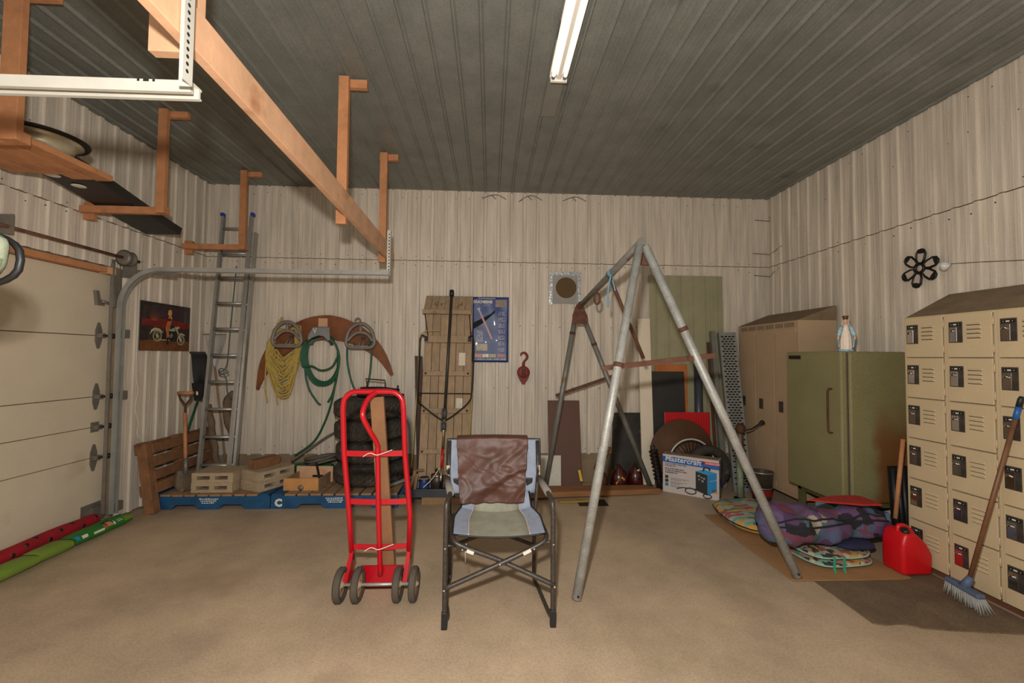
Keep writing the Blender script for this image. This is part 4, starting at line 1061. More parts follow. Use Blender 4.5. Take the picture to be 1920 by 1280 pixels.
part(MB().tube([(-.255, 5.15, 2.07), (-.235, 5.2, 1.80)], .006, 6), 'stay_rod', iron, sl)
# drawbar of bent rod
part(MB().tube(spline([(-.78, 5.14, 1.79), (-.825, 5.11, 1.77), (-.83, 5.08, 1.5), (-.835, 5.03, 1.12), (-.80, 4.985, 1.02), (-.66, 4.975, .90), (-.54, 4.97, .82)], 6), .009, 8), 'drawbar', iron, sl)
part(MB().tube(spline([(-.25, 5.14, 1.79), (-.205, 5.11, 1.77), (-.20, 5.08, 1.5), (-.21, 5.03, 1.14), (-.24, 4.985, 1.03), (-.38, 4.975, .90), (-.50, 4.97, .82)], 6), .009, 8), 'drawbar', iron, sl)
part(MB().tube([(-.825, 5.02, 1.125), (-.215, 5.02, 1.12)], .006, 6), 'crossbar', iron, sl)
part(MB().bar((-.525, 4.975, .95), (-.525, 4.955, .72), .03, .02, (0, 1, 0)), 'drawbar_tongue', iron, sl)
def pplate(x, z, h):
    y = 4.93+.37*((z-h/2-.135)/2.135)-.0235
    o = part(MB().bar((x, y, z-h/2), (x, y+h*.17, z+h/2), .075, .003, (0, 1, 0)), 'perforated_plate', M('white_enamel_plate', (222, 212, 190), .6), sl)
    mb = MB()
    for i in range(7):
        for j in range(4): mb.lathe([(0, .0006), (.0035, .0006), (.0035, 0)], (x-.026+.0175*j, y-.0016+i/6.*h*.8*.17+h*.017, z-h*.4+i*h*.8/6), (0, -1, .17), 6)
    part(mb, 'plate_holes', hole_m, o, kind='stuff')
pplate(-.335, 1.52, .15); pplate(-.355, 1.00, .125)
part(MB().tube(spline([(-.835, 5.12, 1.70), (-.82, 5.10, 1.80), (-.75, 5.07, 1.845), (-.60, 5.08, 1.85)], 6), .006, 6).tube(spline([(-.835, 5.1, 1.72), (-.845, 5.06, 1.2), (-.86, 4.97, .6), (-.875, 4.93, .30)], 6), .006, 6), 'yellow_cord', yellow_rope, sl)
part(MB().tube(spline([(-.205, 5.03, 1.13), (-.22, 4.97, .8), (-.235, 4.93, .45)], 6), .007, 6), 'yellow_cord', yellow_rope, sl)
solo(MB().box(-.80, -.20, 4.90, 5.12, 0, .13), 'timber_block', wood_g, 'squared timber block under the foot of the wooden sled', 'timber block', bevel=.004)

# extension pole
pl = root('extension_pole', (-.52, 4.66, .12), 'long black and chrome extension pole leaning on the sled', 'pole')
A_, B_ = V((-.518, 4.66, .135)), V((-.463, 5.10, 2.335)); pd = B_-A_
def on(t): return A_+pd*t
part(MB().tube([on(.0), on(.10)], .011, 8).tube([on(.185), on(.37)], .0125, 8), 'lower_tube', chrome, pl)
part(MB().tube([on(.10), on(.185)], .0135, 8), 'red_band', redp, pl)
part(MB().tube([on(.36), on(.985)], .0165, 10), 'upper_tube', M('pole_black', (58, 56, 54), .45, .3), pl)
part(MB().tube([on(.968), on(1.)], .026, 10), 'top_cap', blackp, pl)
for a, b in ((.275, .315), (.335, .38)): part(MB().tube([on(a), on(b)], .024, 10).bar(on(a)+V((-.028, 0, 0)), on(b)+V((-.028, 0, 0)), .014, .02), 'clamp_collar', M('collar_grey', (66, 68, 72), .5), pl)
# paint tray with cans
solo(MB().box(-.70, -.22, 4.575, 4.87, 0, .085), 'timber_block', wood_g, 'rough timber block under the paint tray', 'timber block', bevel=.004)
tr = root('paint_tray', (-.56, 4.72, .085), 'grey plastic tray holding cans and brushes beside the pallet', 'tray')
tx0, tx1, ty0, ty1 = -.88, -.24, 4.53, 4.88
t_mb = MB().box(tx0+.03, tx1-.03, ty0+.03, ty1-.03, .086, .094)
for (a, b) in (((tx0, ty0), (tx1, ty0)), ((tx1, ty0), (tx1, ty1)), ((tx1, ty1), (tx0, ty1)), ((tx0, ty1), (tx0, ty0))):
    ca = V(((tx0+tx1)/2, (ty0+ty1)/2, 0))
    ia = V((a[0], a[1], 0)); ib = V((b[0], b[1], 0)); na = ia+(ca-ia).normalized()*.045; nb_ = ib+(ca-ib).normalized()*.045
    t_mb.add([(na.x, na.y, .086), (nb_.x, nb_.y, .086), (ib.x, ib.y, .165), (ia.x, ia.y, .165), (na.x, na.y, .094), (nb_.x, nb_.y, .094), (ib.x, ib.y, .17), (ia.x, ia.y, .17)],
             [(0, 1, 2, 3), (4, 7, 6, 5), (2, 6, 7, 3), (0, 4, 5, 1)])
part(t_mb, 'basin', greyp, tr)
part(MB().tube([(tx0, ty0, .168), (tx1, ty0, .168), (tx1, ty1, .168), (tx0, ty1, .168)], .009, 6, closed=True), 'rim', greyp, tr)
def can(x, y, z, r, h, mat, lab, cat='can', lid=None, band=None, opened=False):
    t = root('paint_can', (x, y, z), lab, cat)
    part(MB().lathe([(0, 0), (r, 0), (r, h), (r-.006, h+.003)]+([(r-.008, h-.004), (r-.008, .008), (0, .008)] if opened else [(r-.008, h-.004), (0, h-.006)]), (x, y, z), n=22), 'body', mat, t)
    part(MB().lathe([(r, h-.012), (r+.003, h-.008), (r+.003, h), (r, h+.003)], (x, y, z), n=22), 'rim', lid or chrome, t)
    if band: part(MB().lathe([(r+.0006, h*.25), (r+.0006, h*.75)], (x, y, z), n=22), 'paper_label', band, t)
can(-.70, 4.74, .095, .052, .145, M('navy_can', (28, 40, 84), .4, 0, .2, 9), 'small navy blue can in the tray', lid=wood_g, band=M('navy_label', (40, 60, 120), .5, 0, .3, 40))
can(-.565, 4.76, .095, .065, .17, M('dirty_steel', (84, 74, 64), .4, .5, .3, 9), 'open dirty steel can in the tray behind the pole', opened=True)
can(-.42, 4.74, .095, .065, .165, M('brown_can', (104, 70, 34), .5, 0, .2, 9), 'brown can in the tray next to the chair')
bj = root('paint_brush', (-.56, 4.7, .2), 'paint brush with orange handle resting in the dirty can', 'brush')
part(MB().tube([(-.575, 4.74, .17), (-.565, 4.71, .31)], [.006, .010], 8), 'handle', M('brush_orange', (186, 88, 46), .5), bj)
part(MB().bar((-.565, 4.71, .31), (-.558, 4.70, .345), .035, .012, (0, 1, 0)), 'ferrule', chrome, bj)
ff = root('picture_frame', (-.80, 4.68, .1), 'small grey wooden frame propped up in the tray corner', 'frame')
for a, b in (((-.835, 4.64, .135), (-.795, 4.72, .315)), ((-.79, 4.64, .12), (-.765, 4.665, .30)), ((-.80, 4.74, .315), (-.72, 4.82, .30))): part(MB().bar(a, b, .03, .018), 'frame_bar', wood_g, ff, bevel=.002)
solo(MB().tube(spline([(-.68, 4.545, .19), (-.62, 4.58, .24), (-.56, 4.62, .31), (-.53, 4.66, .36)], 6), [.004]*19, 6), 'cable_tie', white_m, 'thin pale cord curling over the edge of the tray', 'cord')

# calendar poster
cp_ = root('calendar_poster', (0, D-.03, 1.48), 'glossy blue hammer calendar poster on the back wall beside the sled', 'poster')
cx0, cx1, cz0, cz1 = -.228, .226, 1.483, 2.302; CY = D-.024
cw, chh = cx1-cx0, cz1-cz0
pblue = M('poster_blue', (34, 54, 116), .42, 0, .45, 3.2, .0, spot=((22, 26, 48), .35, 2.5), coat=.12)
def cyy(u, v): return CY-.006*noise.noise((u*3.1, v*4.7, 1))-.004*math.sin(u*9+v*4)
mbp = MB().grid(lambda u, v: (cx0+cw*u, cyy(u, v), cz0+chh*v), 18, 30)
o = part(mbp, 'sheet', pblue, cp_); o.modifiers.new('s', 'SOLIDIFY').thickness = .0015
def pflat(poly, nm, mat, lay=1): return part(MB().prism(poly, lambda u, v, w: (cx0+cw*u, CY-.0105-lay*.0006-w, cz0+chh*v), .0006), nm, mat, cp_)
def rect(a, b, c, d): return [(a, c), (b, c), (b, d), (a, d)]
tw = M('poster_white', (226, 216, 196), .5)
part(MB().text('DUCHESNE', .046, (cx0+.012, CY-.0125, cz0+chh*.905), (1, 0, 0), (0, 0, 1), bold=.0015), 'title', tw, cp_)
part(MB().text('2000', .044, (cx0+.135, CY-.0125, cz0+chh*.86), (1, 0, 0), (0, 0, 1)), 'year', M('poster_grey', (140, 146, 168), .5), cp_)
pflat(rect(.63, .94, .845, .955), 'photo_panel', M('poster_photo', (110, 84, 54), .4, 0, .6, 30))
pflat([(.12, .815), (.155, .83), (.22, .835), (.205, .80), (.56, .365), (.52, .345), (.165, .785)], 'hammer', M('hammer_grey', (140, 156, 168), .4), 1)
pflat([(.175, .765), (.20, .775), (.555, .36), (.53, .345)], 'hammer_grip', M('hammer_red', (176, 74, 58), .4), 2)
pflat([(.02, .60), (.5, .74), (.62, .80), (.62, .76), (.3, .6), (.02, .5)], 'dark_sweep', M('poster_black', (22, 21, 26), .85), 0)
mb = MB()
for r in range(9):
    for k in range(5):
        if random.random() < .8: mb.box(cx0+cw*(.12+.036*k), cx0+cw*(.12+.036*k+.028), CY-.0122, CY-.0112, cz0+chh*(.475-.02*r), cz0+chh*(.475-.02*r+.007))
part(mb, 'small_print', tw, cp_, kind='stuff')
mb = MB()
for b in range(7):
    for r in range(4):
        for k in range(7):
            if random.random() < .8: mb.box(cx0+cw*(.72+.026*k), cx0+cw*(.72+.026*k+.013), CY-.0122, CY-.0112, cz0+chh*(.765-.092*b-.016*r), cz0+chh*(.765-.092*b-.016*r+.007))
part(mb, 'month_grids', tw, cp_, kind='stuff')
pflat(rect(.12, .42, .175, .28), 'product_photo', M('poster_gold', (150, 134, 84), .4, 0, .6, 40))
for i, (a, b, c_) in enumerate(((.08, .26, (190, 104, 50)), (.28, .46, (200, 186, 150)), (.48, .66, (150, 138, 80)), (.70, .92, (150, 72, 62)))):
    pflat(rect(a, b, .075, .125), 'product_photo', M('poster_strip%d' % i, c_, .4, 0, .5, 40))
mb = MB()
for k in range(24): mb.box(cx0+cw*(.06+.037*k), cx0+cw*(.06+.037*k+.012), CY-.0122, CY-.0112, cz0+chh*.03, cz0+chh*(.04+.03*random.random()))
for k in range(16): mb.box(cx0+cw*(.16+.03*k), cx0+cw*(.16+.03*k+.014), CY-.0122, CY-.0112, cz0+chh*.972, cz0+chh*.985)
part(mb, 'edge_print', tw, cp_, kind='stuff')

# hook block
hk = root('hook_block', (.42, D-.05, 1.19), 'red oxide iron pulley block with a hook hanging on the back wall', 'hook')
hc = V((.417, D-.06, 1.36))
part(MB().lathe([(0, .03), (.05, .03), (.078, .018), (.08, .0), (.078, -.018), (.05, -.03), (0, -.03)], hc, (0, -1, 0), 24), 'pulley_housing', redoxide, hk)
part(MB().prism([(-.075, -.03), (.075, -.03), (.05, -.09), (.012, -.15), (-.012, -.15), (-.05, -.09)], lambda u, v, w: (hc.x+u, hc.y+.02-w, hc.z+v), .04), 'lower_cheek', redoxide, hk, bevel=.006)
part(MB().box(hc.x-.022, hc.x-.004, hc.y-.04, hc.y-.028, hc.z-.06, hc.z+.045).box(hc.x+.008, hc.x+.024, hc.y-.04, hc.y-.028, hc.z-.06, hc.z+.045), 'side_strap', rustd, hk)
part(MB().tube([hc+V((0, 0, .07)), hc+V((0, 0, .12))], .017, 8), 'swivel', redoxide, hk)
part(MB().tube(spline([hc+V((0, 0, .115)), hc+V((.015, 0, .145)), hc+V((.042, 0, .175)), hc+V((.042, 0, .215)), hc+V((.01, 0, .245)), hc+V((-.025, 0, .235)), hc+V((-.038, 0, .205))], 5), [.014]*12+[.016]*8+[.013]*6+[.012, .010, .008, .006, .005], 10), 'hook', redoxide, hk)

# vent panel
vt = root('vent_panel', (.94, D-.03, 2.23), 'foil-edged grey vent panel with round dark opening high on the back wall', 'vent')
foil = M('foil', (186, 186, 186), .28, .8, .2, 12, .5, 30)
vx0, vx1, vz0, vz1 = .745, 1.135, 2.235, 2.635
n = 32; vc = (.955, 2.435); vr = .133
ringp = [(vc[0]+vr*math.cos(2*PI*k/n), vc[1]+vr*math.sin(2*PI*k/n)) for k in range(n)]
def sq(a):
    c_, s_ = math.cos(a), math.sin(a); m_ = 1/max(abs(c_), abs(s_))
    return ((vx0+vx1)/2+(vx1-vx0)/2*c_*m_, (vz0+vz1)/2+(vz1-vz0)/2*s_*m_)
sqp = [sq(2*PI*k/n) for k in range(n)]
mb = MB()
for k in range(n):
    j = (k+1) % n
    mb.add([(ringp[k][0], D-.035, ringp[k][1]), (ringp[j][0], D-.035, ringp[j][1]), (sqp[j][0], D-.035, sqp[j][1]), (sqp[k][0], D-.035, sqp[k][1]),
            (ringp[k][0], D-.022, ringp[k][1]), (ringp[j][0], D-.022, ringp[j][1]), (sqp[j][0], D-.022, sqp[j][1]), (sqp[k][0], D-.022, sqp[k][1])], [(0, 1, 2, 3), (0, 4, 5, 1), (2, 6, 7, 3)])
part(mb, 'panel', M('grey_panel', (150, 146, 138), .6, .2, .15, 6), vt)
part(MB().lathe([(0, 0), (vr, 0)], (vc[0], D-.024, vc[1]), (0, -1, 0), 32), 'mesh_screen', M('brown_mesh', (94, 74, 46), .9, 0, .25, 90), vt)
mb = MB().box(vx0-.008, vx0+.035, D-.038, D-.0352, vz0-.02, vz1).box(vx1-.035, vx1+.008, D-.038, D-.0352, vz0-.01, vz1).box(vx0+.035, vx1-.035, D-.038, D-.0352, vz1-.045, vz1)
part(mb, 'foil_tape', foil, vt)

# ================================================================== SHEETS AND BOARDS LEANING ON THE BACK WALL
def lean(name, x0, x1, zt, zb, yt, yb, t, mat, label, cat, skew=0., bevel=.0015, group=None):
    """sheet standing on its lower edge and leaning: lower edge at (yb, zb), top at (yt, zt)"""
    nn = V((0, zt-zb, -(yb-yt))); nn = V((0, -(zt-zb), -(yt-yb)*-1)).normalized()
    a = [V((x0, yb, zb)), V((x1, yb, zb)), V((x1+skew, yt, zt)), V((x0+skew, yt, zt))]
    w_ = V((0, -t, 0))
    mb = MB().add(a+[p+w_ for p in a], [(0, 1, 2, 3), (7, 6, 5, 4), (0, 4, 5, 1), (1, 5, 6, 2), (2, 6, 7, 3), (3, 7, 4, 0)])
    return solo(mb, name, mat, label, cat, group, bevel)
# green ribbed sheet
gs = root('ribbed_sheet', (2.5, D-.07, 0), 'tall olive green ribbed tin sheet leaning on the back wall behind the swing frame', 'metal sheet')
pr2 = rib_profile(.965, .1605, .08, h=.012, base=.03, top=.012)
n_ = len(pr2); mbg = MB()
poly = [(0, -.002)]+pr2+[(.965, -.002)]; n_ = len(poly)
vs_ = [(2.03+a, D-.085-b, .02) for a, b in poly]+[(2.03+a, D-.030-b, 2.618) for a, b in poly]
mbg.add(vs_, [tuple(range(n_)), tuple(range(2*n_-1, n_-1, -1))]+[(i, i+n_, (i+1) % n_+n_, (i+1) % n_) for i in range(n_)])
part(mbg, 'sheet', M('olive_tin', (150, 145, 114), .55, 0, .1, 4, fine=.06), gs)
lean('hardboard_panel', .725, 1.125, 1.01, .006, 5.385, 5.20, .012, M('brown_hardboard', (92, 58, 42), .6, 0, .12, 4), 'dark brown hardboard panel leaning on the back wall left of the swing legs'.replace(' left of', ' beside'), 'board')
lean('white_board', .60, .855, .375, .006, 5.17, 5.12, .010, M('speckled_white', (206, 202, 188), .8, 0, .1, 40), 'small white panel leaning on the brown hardboard', 'board', .005)
lean('folding_rule', 1.075, 1.105, .21, .095, 5.13, 5.07, .008, M('yellow_paint', (214, 178, 36), .6), 'short yellow strip standing in front of the brown hardboard', 'strip', -.015)
lean('stained_panel', 1.50, 1.885, .86, .006, 5.38, 5.26, .012, M('stained_black', (48, 44, 38), .7, 0, .5, 6, spot=((120, 108, 86), .18, 14)), 'black stained panel leaning behind the red bottle jacks', 'board', .05)
lean('white_shelf_board', 1.875, 2.03, 2.05, .006, 5.335, 5.23, .018, M('cream_board', (224, 210, 186), .6, 0, .06, 4), 'tall narrow cream board leaning beside the green ribbed sheet', 'board', -.02)
lean('plywood_offcut', 2.075, 2.49, 1.475, .006, 5.335, 5.275, .012, M('orange_ply', (172, 100, 44), .6, 0, .2, 6), 'orange plywood piece leaning behind the black sheet', 'board')
lean('black_sheet', 2.03, 2.46, 1.385, .006, 5.315, 5.245, .012, M('black_sheet', (40, 38, 36), .6, 0, .25, 5, spot=((70, 66, 60), .1, 9)), 'large black sheet leaning in front of the orange plywood', 'board', -.02)
solo(MB().lathe([(.045, 0), (.05, 0), (.05, 1.48), (.045, 1.48), (.045, 0)], (2.62, 5.27, .004), (0, .02, 1), 20), 'drain_pipe', M('grey_blue_pipe', (62, 66, 74), .35, .1, .1, 4), 'dark grey plastic pipe standing between the black sheet and the perforated steel', 'pipe')
rs = root('ribbed_sheet', (2.48, 5.16, 0), 'short bright red ribbed tin sheet behind the rusty disc', 'metal sheet')
poly = [(0, -.002)]
for k in range(18): poly += [(.005+k*.0315, 0), (.012+k*.0315, .008), (.020+k*.0315, .008), (.027+k*.0315, 0)]
poly += [(.57, 0), (.57, -.002)]; n_ = len(poly)
vs_ = [(2.16+a, 5.205-b, .006) for a, b in poly]+[(2.16+a, 5.235-b, .885) for a, b in poly]
part(MB().add(vs_, [tuple(range(n_)), tuple(range(2*n_-1, n_-1, -1))]+[(i, i+n_, (i+1) % n_+n_, (i+1) % n_) for i in range(n_)]), 'sheet', M('red_tin', (186, 20, 26), .45, 0, .08, 4), rs)
solo(MB().lathe([(0, 0), (.39, 0), (.395, .006), (.39, .012), (.05, .012), (.04, .03), (0, .03)], (2.342, 5.165, .41), (0, -1, .05), 48), 'rusty_disc', M('brown_rust_disc', (88, 58, 36), .75, .15, .25, 4, .1, spot=((64, 42, 28), .25, 3)), 'large round rusty steel disc standing behind the welder box', 'disc')
bw = root('bicycle_wheel', (2.42, 4.97, 0), 'bicycle wheel with a pale rim leaning on the rusty disc', 'wheel')
bc = V((2.445, 5.112, .298)); bn = V((0, -1, .1)).normalized(); e2 = V((0, .1, 1)).normalized()
def bwp(r, a): return bc+V((1, 0, 0))*(r*math.cos(a))+e2*(r*math.sin(a))
part(MB().tube([bwp(.275, 2*PI*k/40) for k in range(40)], .011, 8, closed=True), 'rim', M('pale_rim', (206, 200, 188), .4, .2), bw)
part(MB().tube([bwp(.255, 2*PI*k/40) for k in range(40)], .010, 6, closed=True), 'inner_rim', iron, bw)
part(MB().lathe([(0, -.028), (.018, -.028), (.018, .028), (0, .028)], bc, bn, 14), 'hub', steeld, bw)
for k in range(28):
    a = 2*PI*k/28
    part(MB().tube([bwp(.016, a+.5*(-1)**k)+bn*(.02*(-1)**k), bwp(.268, a)], .0016, 4), 'spoke', alu, bw)
solo(MB().lathe([(.165, -.05), (.21, -.062), (.248, -.053), (.262, -.03), (.262, .03), (.248, .053), (.21, .062), (.165, .05), (.175, 0), (.165, -.05)], (2.588, 5.010, .264), (0, -1, 0), 40), 'small_tyre', rubber, 'small black tyre standing on edge behind the welder box', 'tyre')
# perforated steel planks
rp = root('perforated_plank', (2.95, 5.1, 0), 'galvanised perforated steel plank standing on end beside the tall locker', 'steel plank')
RA, RB = V((2.955, 4.90, .006)), V((2.985, 5.27, 1.885)); rdir = (RB-RA).normalized(); rn = V((-.12, -1, 0)); rn = (rn-rdir*rn.dot(rdir)).normalized(); rxx = rdir.cross(rn)*-1
if rxx.x < 0: rxx = -rxx
def rq(u, t, w): return RA+(RB-RA)*t+rxx*u+rn*w
mb = MB().bar(rq(0, 0, 0), rq(0, 1, 0), .20, .004, rn).bar(rq(-.10, 0, -.03), rq(-.10, 1, -.03), .006, .06, rn).bar(rq(.10, 0, -.03), rq(.10, 1, -.03), .006, .06, rn)
part(mb, 'channel', M('zinc_plank', (150, 152, 146), .4, .5, .15, 8), rp)
mb = MB()
for r in range(58):
    for k in range(4 if r % 2 else 3):
        u = (-.0675+.045*k) if r % 2 else (-.045+.045*k)
        t_ = .03+r*.0165
        c_ = rq(u, t_, .0022)
        mb.add([c_-rxx*.021, c_-rxx*.009+rdir*.009, c_+rxx*.009+rdir*.009, c_+rxx*.021, c_+rxx*.009-rdir*.009, c_-rxx*.009-rdir*.009], [(0, 1, 2, 3, 4, 5)])
part(mb, 'perforations', hole_m, rp, kind='stuff')
solo(MB().bar((2.824, 5.08, .006), (2.824, 5.34, 1.90), .05, .05, (0, 1, 0)), 'steel_channel', M('zinc_dull', (128, 128, 118), .5, .4, .15, 8), 'dull galvanised channel standing behind the perforated plank', 'steel channel')
solo(MB().bar((2.766, 5.12, .006), (2.772, 5.335, 1.76), .036, .012, (0, 1, 0)), 'rusty_bar', rustd, 'tall flat rusty bar leaning beside the galvanised channel', 'bar')

# trailer jack
tj = root('trailer_jack', (2.80, 4.70, 0), 'green-grey trailer jack post with a dark crank handle', 'jack')
part(MB().tube([(2.80, 4.70, .0), (2.80, 4.71, .44)], .035, 12), 'outer_tube', M('flaking_green', (130, 142, 116), .7, 0, .25, 12, spot=((120, 96, 72), .2, 9)), tj)
part(MB().tube([(2.80, 4.71, .44), (2.81, 4.72, .72)], .022, 10), 'inner_tube', steeld, tj)
part(MB().lathe([(0, -.05), (.04, -.05), (.05, -.02), (.05, .03), (.03, .055), (0, .06)], (2.815, 4.715, .77), n=16), 'gear_head', rustd, tj)
part(MB().tube([(2.84, 4.70, .75), (2.93, 4.69, .77), (3.02, 4.68, .83)], .009, 8).lathe([(.009, 0), (.012, .01), (.026, .05), (.024, .07), (0, .08)], (3.0, 4.68, .815), (.8, 0, .5), 12), 'crank', iron, tj)
part(MB().tube([(2.84, 4.72, .72), (2.85, 4.73, .58), (2.90, 4.73, .40)], .010, 8), 'lever', rustd, tj)
part(MB().lathe([(0, 0), (.07, 0), (.07, .006), (.035, .02)], (2.80, 4.70, 0), n=16), 'foot', iron, tj)
bk_ = root('metal_bucket', (3.03, 4.70, 0), 'dented metal pail with red band standing in front of the tall locker', 'bucket')
part(MB().lathe([(0, .004), (.095, .004), (.115, .30), (.12, .305), (.112, .30), (.092, .012), (0, .012)], (3.03, 4.68, 0), n=28), 'body', M('dirty_tin', (104, 98, 86), .35, .7, .3, 8), bk_)
part(MB().lathe([(.099, .05), (.105, .12)], (3.03, 4.68, .0), n=28), 'red_band', M('red_label', (140, 30, 26), .5, 0, .3, 12), bk_)
part(MB().lathe([(.118, .298), (.123, .303), (.118, .309)], (3.03, 4.68, 0), n=28).lathe([(.106, .13), (.1085, .135), (.107, .14)], (3.03, 4.68, 0), n=28), 'rim', alu, bk_)

# welder box
bxm = Matrix.Translation((2.03, 4.975, .0)) @ Matrix.Rotation(math.atan2(-.355, .48), 4, 'Z')
BW, BD_, BH = .60, .16, .435
wb = root('welder_box', (2.3, 4.85, 0), 'white printed cardboard box for a blue welder standing on the floor', 'box')
part(MB(bxm).box(0, BW, 0, BD_, 0, BH), 'carton', M('box_white', (196, 186, 180), .6, 0, .06, 4), wb, bevel=.003)
def bxp(poly, nm, mat, lay=1, par=None): return part(MB(bxm).prism(poly, lambda u, v, w: (u*BW, -.0008*lay-w, v*BH), .0006), nm, mat, par or wb)
part(MB(bxm).box(.01, BW-.01, .01, BD_-.01, BH, BH+.001), 'top_print', M('box_top', (150, 128, 104), .6, 0, .3, 14), wb)
part(MB(bxm).box(BW, BW+.001, .004, BD_-.004, .004, BH-.004), 'side_print', M('box_side', (128, 110, 96), .6, 0, .2, 10), wb)
part(MB(bxm).box(BW+.001, BW+.0018, .03, .15, .13, .22), 'side_label', M('box_navy', (30, 60, 110), .6), wb)
bb = bxp([(0, .80), (1, .76), (1, .90), (.4, .935), (0, .95)], 'blue_band', M('box_blue', (14, 92, 176), .5), 1)
u_ = (bxm.to_3x3() @ V((1, 0, -.02))); up_ = V((0, 0, 1))
part(MB().text('Mastercraft', .085, bxm @ V((.025, -.0022, .363)), u_, up_, bold=.0015, shear=.15), 'brand_lettering', white_paint, bb)
bxp(rect(.66, .745, .865, .935), 'navy_tag', M('box_violet', (48, 36, 110), .5), 2, bb)
bxp(rect(.745, .995, .86, .935), 'red_tag', M('box_red', (206, 24, 36), .5), 2, bb)
part(MB().text('60-80A/120V', .027, bxm @ V((.465, -.003, .383)), u_, up_, bold=.0006), 'tag_lettering', white_paint, bb)
inkv = M('box_ink', (52, 40, 92), .6)
tl_ = MB()
for s_, z in (('FLUX-CORED WIRE FEED', .325), ('WELDER KIT', .303)):
    tl_.text(s_, .021, bxm @ V((.028, -.0016, z)), u_, up_, bold=.0004)
tl_.xf = bxm
for z, e in ((.268, .24), (.246, .265), (.224, .16)):
    x = .028
    while x < e:
        l = random.uniform(.004, .011); tl_.box(x, x+l, -.0014, 0, z, z+.013); x += l+random.choice((.003, .003, .008))
part(tl_, 'product_lettering', inkv, wb)
mb = MB(bxm)
for r in range(3):
    for k in range(3-r // 2):
        x = .09; 
        while x < .27-.03*k-.03*r: 
            l = random.uniform(.01, .03); mb.box(x, x+l, -.0014, 0, .168-r*.042-k*.011, .173-r*.042-k*.011); x += l+.006
part(mb, 'fine_print', M('grey_ink', (120, 110, 116), .6), wb)
for r, c_ in enumerate(((60, 44, 40), (48, 42, 44), (40, 120, 170))): bxp(rect(.045, .105, .37-.10*r, .45-.10*r), 'icon', M('icon%d' % r, c_, .5, 0, .4, 60))
wbk = M('box_print_black', (30, 28, 30), .5); wbl = M('box_print_cyan', (24, 130, 186), .5, 0, .1, 6)
bxp([(.60, .17), (.80, .09), (.80, .60), (.60, .66)], 'welder_front', wbk, 2)
bxp([(.80, .09), (.96, .24), (.96, .68), (.80, .60)], 'welder_side', wbl, 2)
bxp([(.60, .66), (.80, .60), (.96, .68), (.74, .73)], 'welder_top', M('box_print_cyan2', (40, 150, 200), .5), 2)
bxp([(.72, .68), (.73, .77), (.76, .80), (.85, .79), (.86, .72), (.83, .715), (.82, .76), (.76, .765), (.75, .69)], 'welder_handle', wbk, 3)
part(MB().text('Mastercraft', .016, bxm @ V((.51, -.004, .19)), bxm.to_3x3() @ V((1, 0, .45)), up_), 'welder_lettering', white_paint, wb)
for (u0, v0, r0) in ((.655, .55, .02), (.70, .52, .016), (.745, .50, .02), (.66, .46, .016), (.72, .43, .022)):
    bxp([(u0+r0*math.cos(k*PI/5), v0+r0*1.3*math.sin(k*PI/5)) for k in range(10)], 'welder_dial', M('dial_grey', (150, 146, 140), .5), 3)
mb = MB(bxm)
for cu, cv, ru, rv in ((.51, .13, .095, .075), (.80, .07, .07, .05)):
    mb.tube([((cu+ru*math.cos(a))*BW, -.003, (cv+rv*math.sin(a))*BH) for a in [k*PI/12 for k in range(24)]], .006, 5, closed=True)
mb.tube([(.26*BW, -.003, .14*BH), (.38*BW, -.003, .19*BH), (.60*BW, -.003, .20*BH)], .005, 5)
part(mb, 'printed_cables', wbk, wb)
bxp(rect(.88, .965, .17, .26), 'orange_badge', M('badge_orange', (200, 130, 70), .5, 0, .4, 60), 2)
mb = MB(bxm)
for z in (.34, .36): mb.box(BW+.0009, BW+.0016, .05+2*(z-.34), .065+2*(z-.34), .355, .385)
part(mb, 'hand_slots', hole_m, wb)

# floor plank, drain and clutter behind it
fp_ = solo(MB().add([(.10, 4.62, .035), (1.96, 4.865, .004), (1.96, 4.865, .062), (.10, 4.62, .095), (.16, 4.90, .035), (1.83, 5.02, .004), (1.83, 5.02, .062), (.16, 4.90, .095)],
    [(0, 1, 2, 3), (4, 7, 6, 5), (3, 2, 6, 7), (0, 4, 5, 1), (1, 5, 6, 2), (0, 3, 7, 4)]), 'floor_plank', M('floor_plank_wood', (142, 98, 60), .8, 0, .2, 5, .15, 40, stretch=(1, 4, 4)), 'wide brown plank lying on the floor along the back wall', 'plank', bevel=.004)
solo(MB().box(.95, 1.26, 4.50, 4.70, .0, .004), 'drain_pit_shade', M('pit_shade_dark', (38, 30, 24), .9), 'flat dark sheet painted in for the shaded drain pit beside the wide plank', 'drain')  # flat dark plate in place of the shade inside an open drain pit
solo(MB().bar((.75, 4.60, .014), (1.12, 4.63, .014), .03, .02), 'spirit_level', M('yellow_level', (150, 122, 40), .6), 'yellow bar on the floor partly under the plank', 'bar')
solo(MB().box(.17, .30, 4.68, 4.85, .0, .030), 'timber_block', wood_d, 'small dark timber block propping up the wide plank', 'timber block')
rj = M('oily_red', (66, 14, 12), .25, 0, .4, 9, coat=.5, spot=((36, 18, 16), .3, 9))
